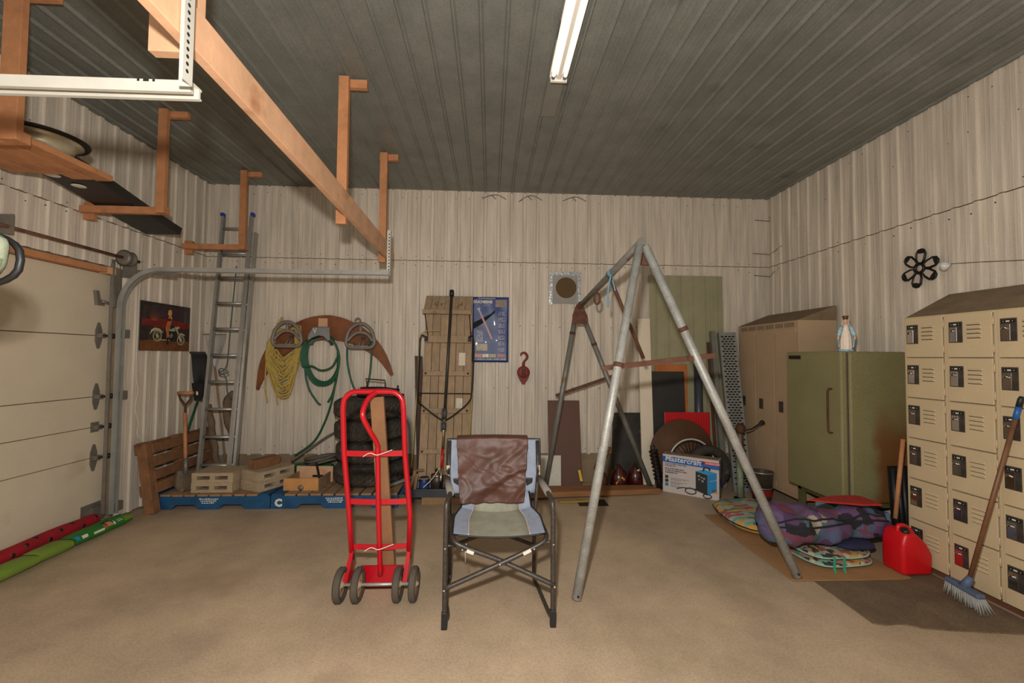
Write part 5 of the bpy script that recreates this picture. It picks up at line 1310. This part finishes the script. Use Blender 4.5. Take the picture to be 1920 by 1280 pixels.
def pot(x, y, lab, r=.10):
    t = root('bottle_jack', (x, y, .0), lab, 'bottle jack', 'red bottle jacks')
    part(MB().lathe([(0, 0), (r, 0), (r*1.05, .04), (r, .12), (r*.85, .19), (r*.45, .225), (r*.4, .25), (0, .25)], (x, y, .0), n=24), 'body', rj, t)
    part(MB().tube([(x, y, .245), (x, y, .275)], .022, 10), 'neck', iron, t)
    part(MB().bar((x-.05, y-r*.80-.01, .06), (x+.03, y-r*.86-.01, .14), .05, .003, (0, 1, 0)) if x < 1.7 else MB().bar((x+.0, y-r*.62-.008, .205), (x+.03, y-r*.6-.008, .215), .03, .003, (0, 1, .5)), 'label', M('jack_yellow', (196, 140, 30), .5) if x < 1.7 else white_m, t)
pot(1.555, 5.13, 'oily red bottle jack with a yellow label beside the rusty pump'); pot(1.764, 5.152, 'oily red bottle jack with a white tag beside the swing leg', .088)
PX = Matrix.Translation((-.10, -.07, 0))
pm = root('rusty_pump', (1.47, 5.2, 0), 'rusty hand pump with a bent spout behind the plank', 'pump')
part(MB(PX).lathe([(0, 0), (.06, 0), (.075, .05), (.06, .12), (.035, .17), (0, .18)], (1.46, 5.21, .0), (.0, 0, 1), 18), 'base', rust, pm)
part(MB(PX).tube(spline([(1.44, 5.2, .15), (1.40, 5.19, .24), (1.43, 5.18, .33), (1.48, 5.17, .40)], 5), [.05]*6+[.04]*5+[.03]*5, 12), 'casing', rust, pm)
part(MB(PX).tube([(1.47, 5.17, .38), (1.50, 5.165, .43)], .022, 10), 'collar', M('pale_brass', (196, 176, 140), .4, .3), pm)
part(MB(PX).tube([(1.50, 5.165, .43), (1.54, 5.16, .49)], .016, 10), 'spout', M('brass', (150, 92, 40), .4, .4), pm)
ch = root('coil_spring', (2.0, 5.05, 0), 'dark greasy spring strut leaning beside the welder box', 'spring strut')
pts = []
for k in range(90):
    t_ = k/89; a = t_*2*PI*8
    c_ = V((2.02-.09*t_, 5.02, .08)) if False else V((2.025, 5.08, .10)).lerp(V((1.955, 5.08, .46)), t_)
    pts.append(c_+V((.045*math.cos(a), .045*math.sin(a), 0)))
part(MB().tube(pts, .011, 6), 'coil', M('greasy_black', (34, 28, 25), .4, .2, .3, 10), ch)
part(MB().tube([(2.03, 5.08, .0), (2.025, 5.08, .1), (1.955, 5.08, .46), (1.945, 5.08, .51)], [.04, .022, .022, .03], 10), 'damper', M('greasy_brown', (48, 36, 30), .4, .2, .3, 10), ch)
# ================================================================== SWING FRAME
sf = root('swing_frame', (1.3, 4.0, 0), 'galvanised tube A-frame swing stand without its seats', 'swing frame')
NP, FP = V((1.115, 3.14, 2.405)), V((1.03, 4.95, 2.14))
NL, NR, FL_, FR_ = V((.565, 2.77, .014)), V((2.17, 2.965, .032)), V((.66, 5.06, .01)), V((1.93, 5.10, .016))
def lerp(a, b, t): return a+(b-a)*t
part(MB().tube([NP+V((.0, -.05, .012)), FP+V((0, .06, -.01))], .031, 14), 'top_tube', galv2, sf)
def leg(top, foot, r, mat, offv, joint):
    o = part(MB().tube([top+offv, foot], r, 14), 'leg', mat, sf)
    p = lerp(top+offv, foot, joint); d = (foot-top).normalized()
    part(MB().tube([p-d*.012, p+d*.02], r+.003, 14), 'joint_sleeve', rust, o)
    part(MB().tube([foot-d*.03+V((0, -r, 0)), foot-d*.03+V((0, -r-.006, 0))], .007, 8), 'foot_hole', hole_m, o)
    return o
leg(NP, NL, .031, galv, V((-.02, -.04, -.02)), .37)
leg(NP, NR, .031, galv, V((.025, -.03, -.02)), .26)
leg(FP, FL_, .030, galv2, V((-.03, .02, -.05)), .12)
leg(FP, FR_, .030, galv2, V((.03, .02, -.05)), .18)
part(MB().prism([(-.06, -.14), (.075, -.14), (.07, -.04), (.02, .03), (-.03, .03)], lambda u, v, w: (NP.x+.025+u, NP.y+.06+w, NP.z+v), .005).prism([(-.07, -.07), (-.05, -.07), (.02, -.02), (.01, .0)], lambda u, v, w: (NP.x+u, NP.y+.1+w, NP.z-.02+v), .02), 'gusset', rust, sf)
part(MB().prism([(-.085, -.20), (.085, -.20), (.095, -.12), (.035, .03), (-.035, .03), (-.085, -.10)], lambda u, v, w: (FP.x+u, FP.y-.035-w, FP.z+v), .005).tube([FP+V((0, -.12, .02)), FP+V((0, .07, -.01))], .037, 12), 'gusset', rust, sf)
a_ = lerp(NP, NL, .355)+V((-.03, -.045, 0)); b_ = lerp(NP, NR, .345)+V((.015, -.045, 0))
part(MB().bar(V((.80, 2.99, 1.478)), V((1.64, 3.06, 1.575)), .006, .034, (0, 0, 1)).bar(V((.80, 3.005, 1.494)), V((1.64, 3.075, 1.591)), .034, .006, (0, 0, 1)), 'cross_brace', rust, sf)
part(MB().bar(V((.78, 5.07, 1.095)), V((1.46, 5.04, 1.335)), .006, .034, (0, 0, 1)).bar(V((.78, 5.085, 1.11)), V((1.46, 5.055, 1.35)), .034, .006, (0, 0, 1)), 'cross_brace', rust, sf)
hb = V((1.075, 3.82, 2.285))
part(MB().tube([hb+V((.0, 0, .0)), V((1.385, 3.82, 1.55))], .017, 10), 'glider_arm', rust, sf)
part(MB().tube([hb+V((0, -.06, .035)), hb+V((0, .01, .02))], .034, 12), 'blue_tape', M('blue_tape', (96, 140, 156), .7), sf)
part(MB().tube(spline([hb+V((.0, -.03, 0)), hb+V((-.025, -.04, -.12)), hb+V((-.03, -.04, -.27)), hb+V((-.02, -.04, -.22))], 6), .008, 6).tube(spline([hb+V((.01, .0, .0)), hb+V((.03, -.02, -.07)), hb+V((.045, -.02, -.13))], 5), .007, 6), 'blue_cord', M('blue_cord', (110, 158, 178), .8), sf)
rc = V((1.05, 4.18, 2.135))
part(MB().tube([rc+V((.028*math.cos(k*PI/8), 0, .055*math.sin(k*PI/8))) for k in range(16)], .010, 8, closed=True).tube([rc+V((0, 0, .05)), rc+V((0, 0, .10))], .012, 8), 'ring', rust, sf)

# ================================================================== RED HAND TRUCK
ht = root('hand_truck', (-.70, 2.9, 0), 'red tubular hand truck with four small wheels standing upright', 'hand truck')
yb, yt = 2.965, 2.91
def HT(x, z, dy=0.): 
    t_ = z/1.33
    return V((x-.0*t_, yb+(yt-yb)*t_+dy, z))
xl0, xr0, xl1, xr1 = -.905, -.530, -.972, -.575
r_ = .0155
fr_ = [HT(xl0, .20), HT(xl0-.02, .5), HT(xl1+.01, .9), HT(xl1, 1.20)]+[HT(xl1+.09-.09*math.cos(a), 1.225+.09*math.sin(a)) for a in (.4, .8, 1.2, 1.5708)]+[HT(xr1-.09+.09*math.sin(a), 1.225+.09*math.cos(a)) for a in (0, .4, .8, 1.2)]+[HT(xr1, 1.20), HT(xr1+.012, .9), HT(xr0+.005, .5), HT(xr0, .20)]
part(MB().tube(fr_, .018, 12), 'frame', red, ht)
xc = lambda z: -.715-.028*(z/1.3)
cpth = spline([HT(xc(1.3)-.01, 1.312, -.0), HT(xc(1.3)-.05, 1.27, -.06), HT(xc(1.2)-.065, 1.18, -.13), HT(xc(1.1)-.035, 1.08, -.10), HT(xc(1.0), .98, -.045), HT(xc(.9), .90, -.03), HT(xc(.5), .5, -.03), HT(xc(.1)+.005, .10, -.02)], 6)
part(MB().tube(cpth, .0165, 12), 'loop_handle', red, ht)
for z, bow in ((.905, -.035), (.585, -.035), (.285, -.035)):
    xa, xb = (xl1+.012, xr1-.012+.01) if z > .8 else ((xl0-.012, xr0+.006) if z > .5 else (xl0, xr0))
    pts = [HT(xa+(xb-xa)*u, z, bow*math.sin(PI*u)*.5) for u in [k/8 for k in range(9)]]
    mb = MB()
    for p, q in zip(pts[:-1], pts[1:]): mb.bar(p, q, .005, .036, (0, 0, 1))
    part(mb, 'cross_strap', red, ht)
    zt = MB().tube(spline([HT(xc(z)-.09, z-.012, -.05), HT(xc(z)-.045, z+.012, -.052), HT(xc(z), z+.0, -.055), HT(xc(z)+.05, z+.014, -.052), HT(xc(z)+.10, z+.034, -.055)], 5), .003, 5)
    if z != .585: part(zt, 'cable_tie', white_m, ht)
for x in (xl0, xr0):
    part(MB().add([HT(x-.012, .27), HT(x+.012, .27), HT(x-.018, .10, -.14), HT(x+.012, .10, -.14), HT(x-.018, .09, -.0), HT(x+.012, .09, .0)], [(0, 2, 3, 1), (0, 4, 2), (1, 3, 5), (0, 1, 5, 4), (2, 4, 5, 3)]), 'axle_bracket', red, ht)
part(MB().box(-.85, -.565, 2.975, 3.19, .012, .020).box(-.85, -.565, 2.962, 2.975, .012, .15), 'toe_plate', red, ht)
part(MB().tube([(-.955, 2.815, .105), (-.44, 2.815, .105)], .010, 10), 'axle', steel, ht)
part(MB().box(-.895, -.535, 2.80, 2.98, .085, .093), 'axle_plate', red, ht) if False else None
for x, lab in ((-.930, 1), (-.822, 1), (-.570, 1), (-.470, 1)):
    w_ = part(MB().lathe([(.072, -.018), (.094, -.022), (.104, -.012), (.1045, -.006), (.102, 0), (.1045, .006), (.104, .012), (.094, .022), (.072, .018), (.072, -.018)], (x, 2.815, .1048), (1, 0, 0), 32), 'wheel', rubber2, ht)
    part(MB().lathe([(0, -.02), (.015, -.022), (.02, -.01), (.055, -.006), (.074, -.017), (.074, .017), (.055, .006), (.02, .01), (.015, .022), (0, .02)], (x, 2.815, .1048), (1, 0, 0), 24), 'wheel_rim', cream, w_)
solo(MB().bar((-.668, 3.004, .024), (-.762, 2.962, 1.275), .090, .032, (0, 1, 0)), 'timber_plank', M('rough_plank', (136, 96, 64), .85, 0, .2, 7, .25, 50, spot=((112, 72, 44), .2, 8)), 'rough brown timber plank tied upright to the red hand truck', 'plank', bevel=.003)

# ================================================================== FOLDING CHAIR
cx = root('folding_chair', (.06, 2.8, 0), 'folding camp chair with speckled tube frame and blue-grey seat', 'chair')
def side(sx, fx, rx, ux):
    # front leg, arm, rear upright, floor rail
    part(MB().tube(spline([(fx, 2.525, .05), (fx, 2.53, .4), (fx, 2.545, .66), (fx-sx*.004, 2.575, .705), (fx-sx*.012, 2.64, .72)], 5), .0145, 10), 'front_leg', chair_tube, cx)
    part(MB().tube([(fx-sx*.012, 2.64, .72), (rx+sx*.02, 2.98, .735)], .0135, 10), 'arm_tube', chair_tube, cx)
    part(MB().tube([(fx-sx*.014, 2.66, .722), (rx+sx*.022, 2.93, .735)], .022, 12), 'arm_pad', M('grey_foam', (122, 116, 108), .9, 0, .1, 20), cx)
    part(MB().tube([(rx, 3.02, .04), (rx, 3.0, .42), (ux, 3.04, .74), (ux, 3.10, .955)], .0135, 10), 'rear_upright', chair_tube, cx)
    part(MB().box(ux-.012, ux+.012, 3.015, 3.025, .72, .80), 'hinge_plate', chrome, cx)
    part(MB().tube(spline([(fx, 2.53, .05), (fx-sx*.01, 2.62, .022), (rx+sx*.02, 2.90, .016), (rx, 3.0, .03), (rx, 3.02, .07)], 5), .0125, 10), 'floor_rail', chair_tube, cx)
    part(MB().bar((fx, 2.522, .0), (fx, 2.525, .095), .034, .034, (0, 1, 0)), 'foot_cap', blackp, cx, bevel=.004)
side(-1, -.246, -.262, -.282); side(1, .378, .318, .345)
# crossing braces front and rear with seat rails
part(MB().tube(spline([(-.255, 2.515, .225), (.06, 2.545, .345), (.30, 2.57, .445), (.345, 2.60, .472), (.35, 2.68, .478), (.335, 2.98, .475)], 6), .0145, 10), 'cross_tube', chair_tube, cx)
part(MB().tube(spline([(.388, 2.515, .235), (.08, 2.565, .355), (-.16, 2.57, .445), (-.205, 2.60, .472), (-.215, 2.68, .478), (-.235, 2.98, .475)], 6), .0145, 10), 'cross_tube', chair_tube, cx)
part(MB().tube([(-.262, 3.0, .255), (.335, 2.985, .470)], .0125, 10), 'rear_cross_tube', chair_tube, cx)
part(MB().tube([(.318, 3.0, .255), (-.235, 2.975, .470)], .0125, 10), 'rear_cross_tube', chair_tube, cx)
part(MB().tube([(-.246, 2.55, .455), (-.19, 2.58, .44)], .009, 8), 'link', chair_tube, cx)
part(MB().tube([(.378, 2.55, .47), (.31, 2.58, .45)], .009, 8), 'link', chair_tube, cx)
for a, b in (((.205, 2.543, .405), (.25, 2.546, .425)), ((-.085, 2.553, .408), (-.125, 2.55, .425))): part(MB().bar(a, b, .008, .018, (0, 0, 1)), 'white_label', white_m, cx)
for p in ((-.248, 2.498, .225), (.384, 2.498, .235), (.07, 2.535, .348), (.378, 2.508, .47), (-.246, 2.508, .455), (.27, 2.545, .43), (-.15, 2.548, .43)): part(MB().lathe([(0, .006), (.005, .005), (.0075, 0)], p, (0, -1, 0), 10), 'rivet', chrome, cx)
def seat(u, v):
    y = 2.615+v*.425
    inset = .055*max(0, (v-.55)/.45)**1.2
    x0, x1 = -.214-.018*v+inset, .348-.012*v-inset
    x = x0+(x1-x0)*u
    sag = .030*(1-(2*u-1)**2)*(.7+.5*v)
    return V((x, y, .494-sag+.028*v+ 1.15*max(0, v-.92)))
def strip(u0, u1, nm, mat, lift=0., th=.004):
    o = part(MB().grid(lambda a, b: seat(u0+(u1-u0)*a, b)+V((0, 0, lift)), 8, 26), nm, mat, cx)
    md = o.modifiers.new('s', 'SOLIDIFY'); md.thickness = th; md.offset = 0
strip(.17, .83, 'seat_centre', chairfab2); strip(0, .17, 'seat_side', chairfab); strip(.83, 1, 'seat_side', chairfab)
pipe_m = M('pink_piping', (208, 190, 182), .8)
for u in (.17, .83): part(MB().tube([seat(u, k/10)+V((0, 0, .002)) for k in range(11)], .0032, 6), 'piping', pipe_m, cx)
part(MB().tube([seat(k/12, 0)+V((0, -.002, 0)) for k in range(13)], .006, 6), 'seat_hem', blackp, cx)
for u in (0, 1): part(MB().tube([seat(u, k/10) for k in range(11)], .006, 6), 'seat_hem', blackp, cx)
def back(u, v):
    e = .035*max(0, (.35-v)/.35)
    x0, x1 = -.296+e, .362-e
    z = .60+v*.362
    return V((x0+(x1-x0)*u, 3.045+.062*v-.004*math.sin(u*PI)+.028*math.sin(u*PI), z))
o = part(MB().grid(back, 16, 14), 'backrest', chairfab, cx); md = o.modifiers.new('s', 'SOLIDIFY'); md.thickness = .012; md.offset = 0
part(MB().tube([back(0, k/10) for k in range(11)]+[back(k/14, 1) for k in range(1, 15)]+[back(1, 1-k/10) for k in range(1, 11)], .008, 6), 'back_hem', blackp, cx)
for x in (-.238, .275):
    o = part(MB().box(x-.012, x+.035, 3.055, 3.09, .565, .70), 'side_pocket', blackp, cx, bevel=.006)
part(MB().tube([(-.13, 2.585, .45), (-.135, 2.583, .40), (-.133, 2.583, .345)], .0022, 5), 'loose_thread', pipe_m, cx)
# leather piece draped over the back
def ridge(x, y, z): return 1-2*abs(noise.noise((x, y, z)))
def drape(u, v):
    # v 0 at front hem, .64 at the top edge, 1 at the back hem
    x = -.228+.50*u
    nz = noise.noise((u*2.2, v*4.5, 3.3)); nz2 = noise.noise((u*9, v*12, 9.1))
    cr_w = ridge(u*1.3+.3, v*5.2-u*1.3, 4.4)
    cr_2 = ridge(u*2.4-v*1.0, v*9+u*1.6, 8.3)
    swag = .045*(1-(2*u-1)**2)
    if v < .64:
        t_ = v/.64; am = (1-t_)**.55; z = .562-swag*.4+t_*(.984-.562+swag*.4); y = 3.035+.062*t_-.022
        x = x+.030*(1-t_)*(.5-u)*2
        w_ = nz*.03+max(0, cr_w-.35)*.045+max(0, cr_2-.45)*.018
        return V((x+.006*nz2, y+.028*math.sin(u*PI)-.036-w_*am*.9+nz2*.005, z+.006*nz2*(1-t_)))
    t_ = (v-.64)/.36; a = min(1, t_*5)
    return V((x, 3.061+.028*math.sin(u*PI)+.078*a+.01*t_, .984+.010*math.sin(a*PI)-.28*max(0, t_-.1)))
mb = MB().grid(drape, 70, 80)
o = solo(mb, 'leather_hide', leather, 'crumpled brown leather piece draped over the back of the folding chair', 'leather')
md = o.modifiers.new('s', 'SOLIDIFY'); md.thickness = .003

# ================================================================== RIGHT FOREGROUND
solo(MB().prism([(2.13, 4.20), (2.125, 2.958), (2.3, 2.945), (2.6, 2.94), (2.95, 2.945), (3.0, 2.955), (2.98, 4.20)], lambda u, v, w: (u, v, .0085+w), .005), 'cardboard_sheet', card, 'flat sheet of cardboard on the floor under the folded blankets', 'cardboard')
cpol = [(2.285, 3.03), (2.275, 2.6), (2.27, 2.475), (2.33, 2.455), (2.40, 2.462), (2.46, 2.455), (2.52, 2.42), (2.62, 2.40), (2.85, 2.37), (3.05, 2.345), (3.21, 2.31), (3.215, 3.03)]
solo(MB().prism(cpol, lambda u, v, w: (u, v, w), .008), 'carpet_piece', carpet, 'ragged piece of brown carpet on the floor in front of the box lockers', 'carpet')

floral = patch_mat('floral_print', [(136, 168, 148), (190, 184, 166), (168, 92, 84), (196, 156, 84), (88, 128, 112), (52, 60, 58), (176, 140, 124), (60, 56, 52)], 26)
floral2 = patch_mat('floral_print_teal', [(112, 156, 140), (166, 168, 154), (168, 84, 80), (196, 150, 66), (72, 120, 112), (150, 160, 148)], 11, stretch=(1, 2.4, 1))
purple = patch_mat('purple_print', [(92, 64, 100), (104, 76, 106), (84, 92, 118), (62, 102, 100), (158, 148, 126), (82, 54, 88), (108, 60, 74), (34, 31, 38), (92, 80, 112), (80, 90, 116)], 9, stretch=(1.3, .8, 1.3))
navy = M('navy_quilt', (34, 36, 66), .9, 0, .2, 12, .2)
def cushion(name, c, sx_, sy_, h, ang, mat, label, cat, seed, ex=3.2, wob=.05, group=None, tilt=(0, 0), hem=None):
    R = Matrix.Translation(c) @ Matrix.Rotation(math.radians(ang), 4, 'Z') @ Matrix.Rotation(tilt[0], 4, 'X') @ Matrix.Rotation(tilt[1], 4, 'Y')
    def f(u, v):
        a = 2*PI*u; b = PI*(v-.5)
        ca, sa = math.cos(a), math.sin(a); k = 2/ex
        px = math.copysign(abs(ca)**k, ca); py = math.copysign(abs(sa)**k, sa)
        cb, sb = math.cos(b)**.45 if math.cos(b) > 0 else 0, math.sin(b)
        p = V((px*sx_*cb, py*sy_*cb, h*.5+sb*h*.5))
        n1 = noise.noise(V((p.x*5, p.y*5, seed))); n2 = noise.noise(V((p.x*11, p.y*11, seed+4+p.z*6)))
        p.x += wob*.8*n1*.7; p.y += wob*.6*n2*.6
        if v > .35: p.z += wob*(n1*.75+n2*.45)
        return p
    t = root(name, c, label, cat, group)
    mb = MB(R).grid(f, 56, 22, cu=True)
    zmin = min(p.z for p in mb.v)
    part(mb, 'cover', mat, t)
    if hem:
        part(MB(R).tube([f(k/40, .5)*1.0 for k in range(40)], .006, 6, closed=True), 'piping', hem, t)
    return t
hemm = M('mint_piping', (150, 190, 168), .8)
cushion('seat_cushion', (2.645, 3.30, .016), .27, .225, .05, 5, floral, 'floral outdoor cushion at the bottom of the blanket pile', 'cushion', 1.0, wob=.008, hem=hemm, group='floral cushions')
cushion('seat_cushion', (2.64, 3.31, .074), .27, .225, .045, 7, floral, 'floral outdoor cushion with green ties, second in the blanket pile', 'cushion', 2.0, wob=.012, hem=hemm, group='floral cushions')
cushion('seat_cushion', (2.53, 3.98, .014), .33, .40, .13, -4, floral2, 'mint and orange floral cushion lying behind the purple comforter', 'cushion', 3.0, wob=.02, hem=iron, group='floral cushions', tilt=(0, 0))
cushion('quilt', (2.775, 3.20, .130), .145, .10, .055, 2, navy, 'rolled navy quilt squeezed under the purple comforter', 'quilt', 4.0, wob=.01)
tie = M('green_tie', (48, 150, 124), .8)
for x in (2.565, 2.64):
    solo(MB().bar((x-.06, 3.040, .045), (x-.055, 3.043, .125), .018, .003, (0, 1, 0)).bar((x-.06, 3.032, .016), (x-.06, 3.040, .045), .018, .003, (0, 1, 0)), 'cushion_tie', tie, 'green ribbon tie hanging from the floral cushions', 'ribbon', 'green cushion ties')
# comforter: folded thick roll with bulges
def comf(u, v):
    a = 2*PI*u; x = -.555+1.07*v
    end = (1-abs(2*v-1)**6)**.5
    ry = (.215-.055*v+.02*math.sin(v*7))*end; rz = (.128+.018*math.sin(v*5+1))*end
    ca, sa = math.cos(a), math.sin(a)
    p = V((x, math.copysign(abs(ca)**.8, ca)*ry, math.copysign(abs(sa)**.8, sa)*rz))
    n1 = noise.noise(p*5.2+V((0, 0, 7))); n2 = noise.noise(p*11+V((3, 1, 0)))
    cre = -.04*abs(math.sin(v*9+ca*1.4))**8
    p += V((0, ca*.7, sa))*(n1*.06+n2*.03+cre)
    w_ = min(1, max(0, (x+.14)/.07))
    p.z = max(p.z, .138+.054*w_-.272)          # it rests on the cushions and on the quilt
    return p
cm = root('comforter', (2.72, 3.45, .2), 'bunched purple and teal patterned comforter on top of the cushions', 'comforter')
cxf = Matrix.Translation((2.64, 3.30, .272)) @ Matrix.Rotation(math.radians(3), 4, 'Z')
part(MB(cxf).grid(comf, 56, 60, cu=True), 'cover', purple, cm)
for k, (a0, da) in enumerate(((.385, .012), (.445, .015))):
    band = [V(comf(a0+da*math.sin(v*6), v)) for v in [.06+.88*k_/50 for k_ in range(51)]]
    part(MB(cxf).tube([p*.99 for p in band], .0085, 6), 'dark_stripe', M('comforter_black', (30, 27, 34), .9), cm)
rm = solo(MB(Matrix.Translation((2.83, 3.30, .436)) @ Matrix.Rotation(math.radians(-6), 4, 'Z') @ Matrix.Rotation(.05, 4, 'X')).prism([(-.30, -.015), (-.18, -.055), (.05, -.095), (.20, -.085), (.215, -.06), (.17, .09), (.10, .105), (-.06, .08)], lambda u, v, w: (u, v, w), .014), 'red_mat', M('red_grit', (166, 44, 32), .9, 0, .15, 30, fine=.2), 'flat red textured piece lying on the purple comforter', 'mat', bevel=.004)

# gas can
gc = root('fuel_can', (3.09, 3.07, 0), 'red plastic fuel can on the floor between the comforter and box lockers', 'fuel can')
can_o = part(MB().prism([(-.118, 0), (.108, 0), (.112, .15), (.07, .225), (-.01, .30), (-.09, .30), (-.118, .22)], lambda u, v, w: (3.074+u, 2.965+w, .0155+v), .18), 'tank', redp, gc)
md = can_o.modifiers.new('b', 'BEVEL'); md.width = .028; md.segments = 4; md.limit_method = 'NONE'
for p in can_o.data.polygons: p.use_smooth = True
part(MB().tube(spline([(3.0, 3.05, .30), (3.01, 3.05, .34), (3.06, 3.05, .335), (3.11, 3.05, .285), (3.13, 3.05, .24)], 5), .016, 10), 'handle', redp, gc)
part(MB().tube([(3.02, 3.0, .30), (3.0, 3.0, .335)], .024, 12), 'spout_cap', blackp, gc)

# snow shovel with ribbed black blade between fridge and lockers
ss = root('snow_shovel', (3.32, 3.30, 0), 'black ribbed snow shovel wedged between refrigerator and box lockers', 'shovel')
for k in range(4):
    part(MB().tube([(3.265+.042*k, 3.31, .05), (3.275+.042*k, 3.36, .68)], .021, 8), 'blade_rib', blackp, ss)
part(MB().add([(3.24, 3.325, .04), (3.41, 3.325, .04), (3.42, 3.375, .69), (3.25, 3.375, .69), (3.24, 3.335, .04), (3.41, 3.335, .04), (3.42, 3.385, .69), (3.25, 3.385, .69)], [(0, 1, 2, 3), (7, 6, 5, 4), (0, 4, 5, 1), (2, 6, 7, 3), (1, 5, 6, 2), (0, 3, 7, 4)]), 'blade', blackp, ss)
part(MB().tube([(3.225, 3.295, .30), (3.32, 3.31, .92)], .016, 10), 'handle', wood_o, ss)

# broom
br = root('push_broom', (3.02, 2.6, 0), 'blue floor brush with brown handle leaning against the box lockers', 'broom')
bx0, bx1 = V((3.015, 2.72, .128)), V((2.985, 2.50, .124))
blu = M('brush_blue', (84, 98, 122), .6, 0, .12, 8)
part(MB().bar(bx0, bx1, .052, .03), 'head', blu, br, bevel=.010)
ctr = lerp(bx0, bx1, .5)
part(MB().tube([ctr+V((.0, 0, .005)), ctr+V((.025, -.018, .075))], [.028, .017], 12), 'socket', blu, br)
mb = MB(); dv = (bx1-bx0); pv = V((dv.y, -dv.x, 0)).normalized()
for i in range(18):
    for j in range(5):
        p = bx0+dv*((i+.5)/18)+pv*((j-2)*.0095); q = p*1.0
        sp2 = pv*((j-2)*.009)+dv.normalized()*((i-8.5)*.0022)+V((jit(.006), jit(.006), 0))
        mb.tube([p-V((0, 0, .012)), p+sp2+V((.02, .0, -.100+random.uniform(0, .012)))], [.0042, .0030], 4)
part(mb, 'bristles', M('grey_bristle', (158, 156, 150), .8, 0, .15, 50), br, kind='stuff')
hA, hB = ctr+V((.022, -.012, .06)), V((3.178, 2.42, 1.345))
part(MB().tube([hA, lerp(hA, hB, .90)], .0125, 10), 'handle', M('brown_handle', (116, 78, 52), .5, .1, .2, 12), br)
part(MB().tube([lerp(hA, hB, .88), lerp(hA, hB, .945)], .0145, 10), 'blue_sleeve', M('sleeve_blue', (30, 92, 160), .4), br)
part(MB().tube([lerp(hA, hB, .945), lerp(hA, hB, .985), hB], [.015, .015, .009], 10), 'grip_end', blackp, br)

# cobwebs in the corners
cw_m = M('cobweb', (96, 82, 66), .9)
def web(pts, lab): 
    mb = MB()
    for p in pts: mb.tube(spline(p, 4), .004, 4)
    solo(mb, 'cobweb', cw_m, lab, 'cobweb', 'dusty cobwebs')
for z, l1, l2, wd_ in ((3.37, .20, .05, 'short dusty cobweb strand, topmost in the corner above the tall locker'), (2.93, .24, .28, 'longest dusty cobweb strand in the corner, above the wall seam'), (2.64, .22, .14, 'dusty cobweb strand in the corner just below the wall seam')):
    web([[(XR-l1, D-.022, z+.0), (XR-.06, D-.03, z-.01), (XR-.022, D-.06, z-.015), (XR-.022, D-l2, z+.04)]], wd_)
for x, wd_ in ((.02, 'dusty cobweb where the ceiling meets the wall above the calendar poster'), (.48, 'dusty cobweb where the ceiling meets the wall above the hook block'), (1.05, 'dusty cobweb where the ceiling meets the wall above the vent panel')):
    web([[(x-.14, D-.026, H-.10+.03*math.sin(x*9)), (x-.03, D-.03, H-.055), (x+.06, D-.03, H-.05), (x+.16, D-.026, H-.10)], [(x-.02, D-.03, H-.055), (x+.03, D-.03, H-.10)]], wd_)
web([[(XL+.025, 4.05, 2.98), (XL+.03, 4.22, 2.98), (XL+.028, 4.33, 2.92), (XL+.026, 4.43, 2.85)]], 'dusty cobweb strand on the tin wall above the door bracket')
clean()
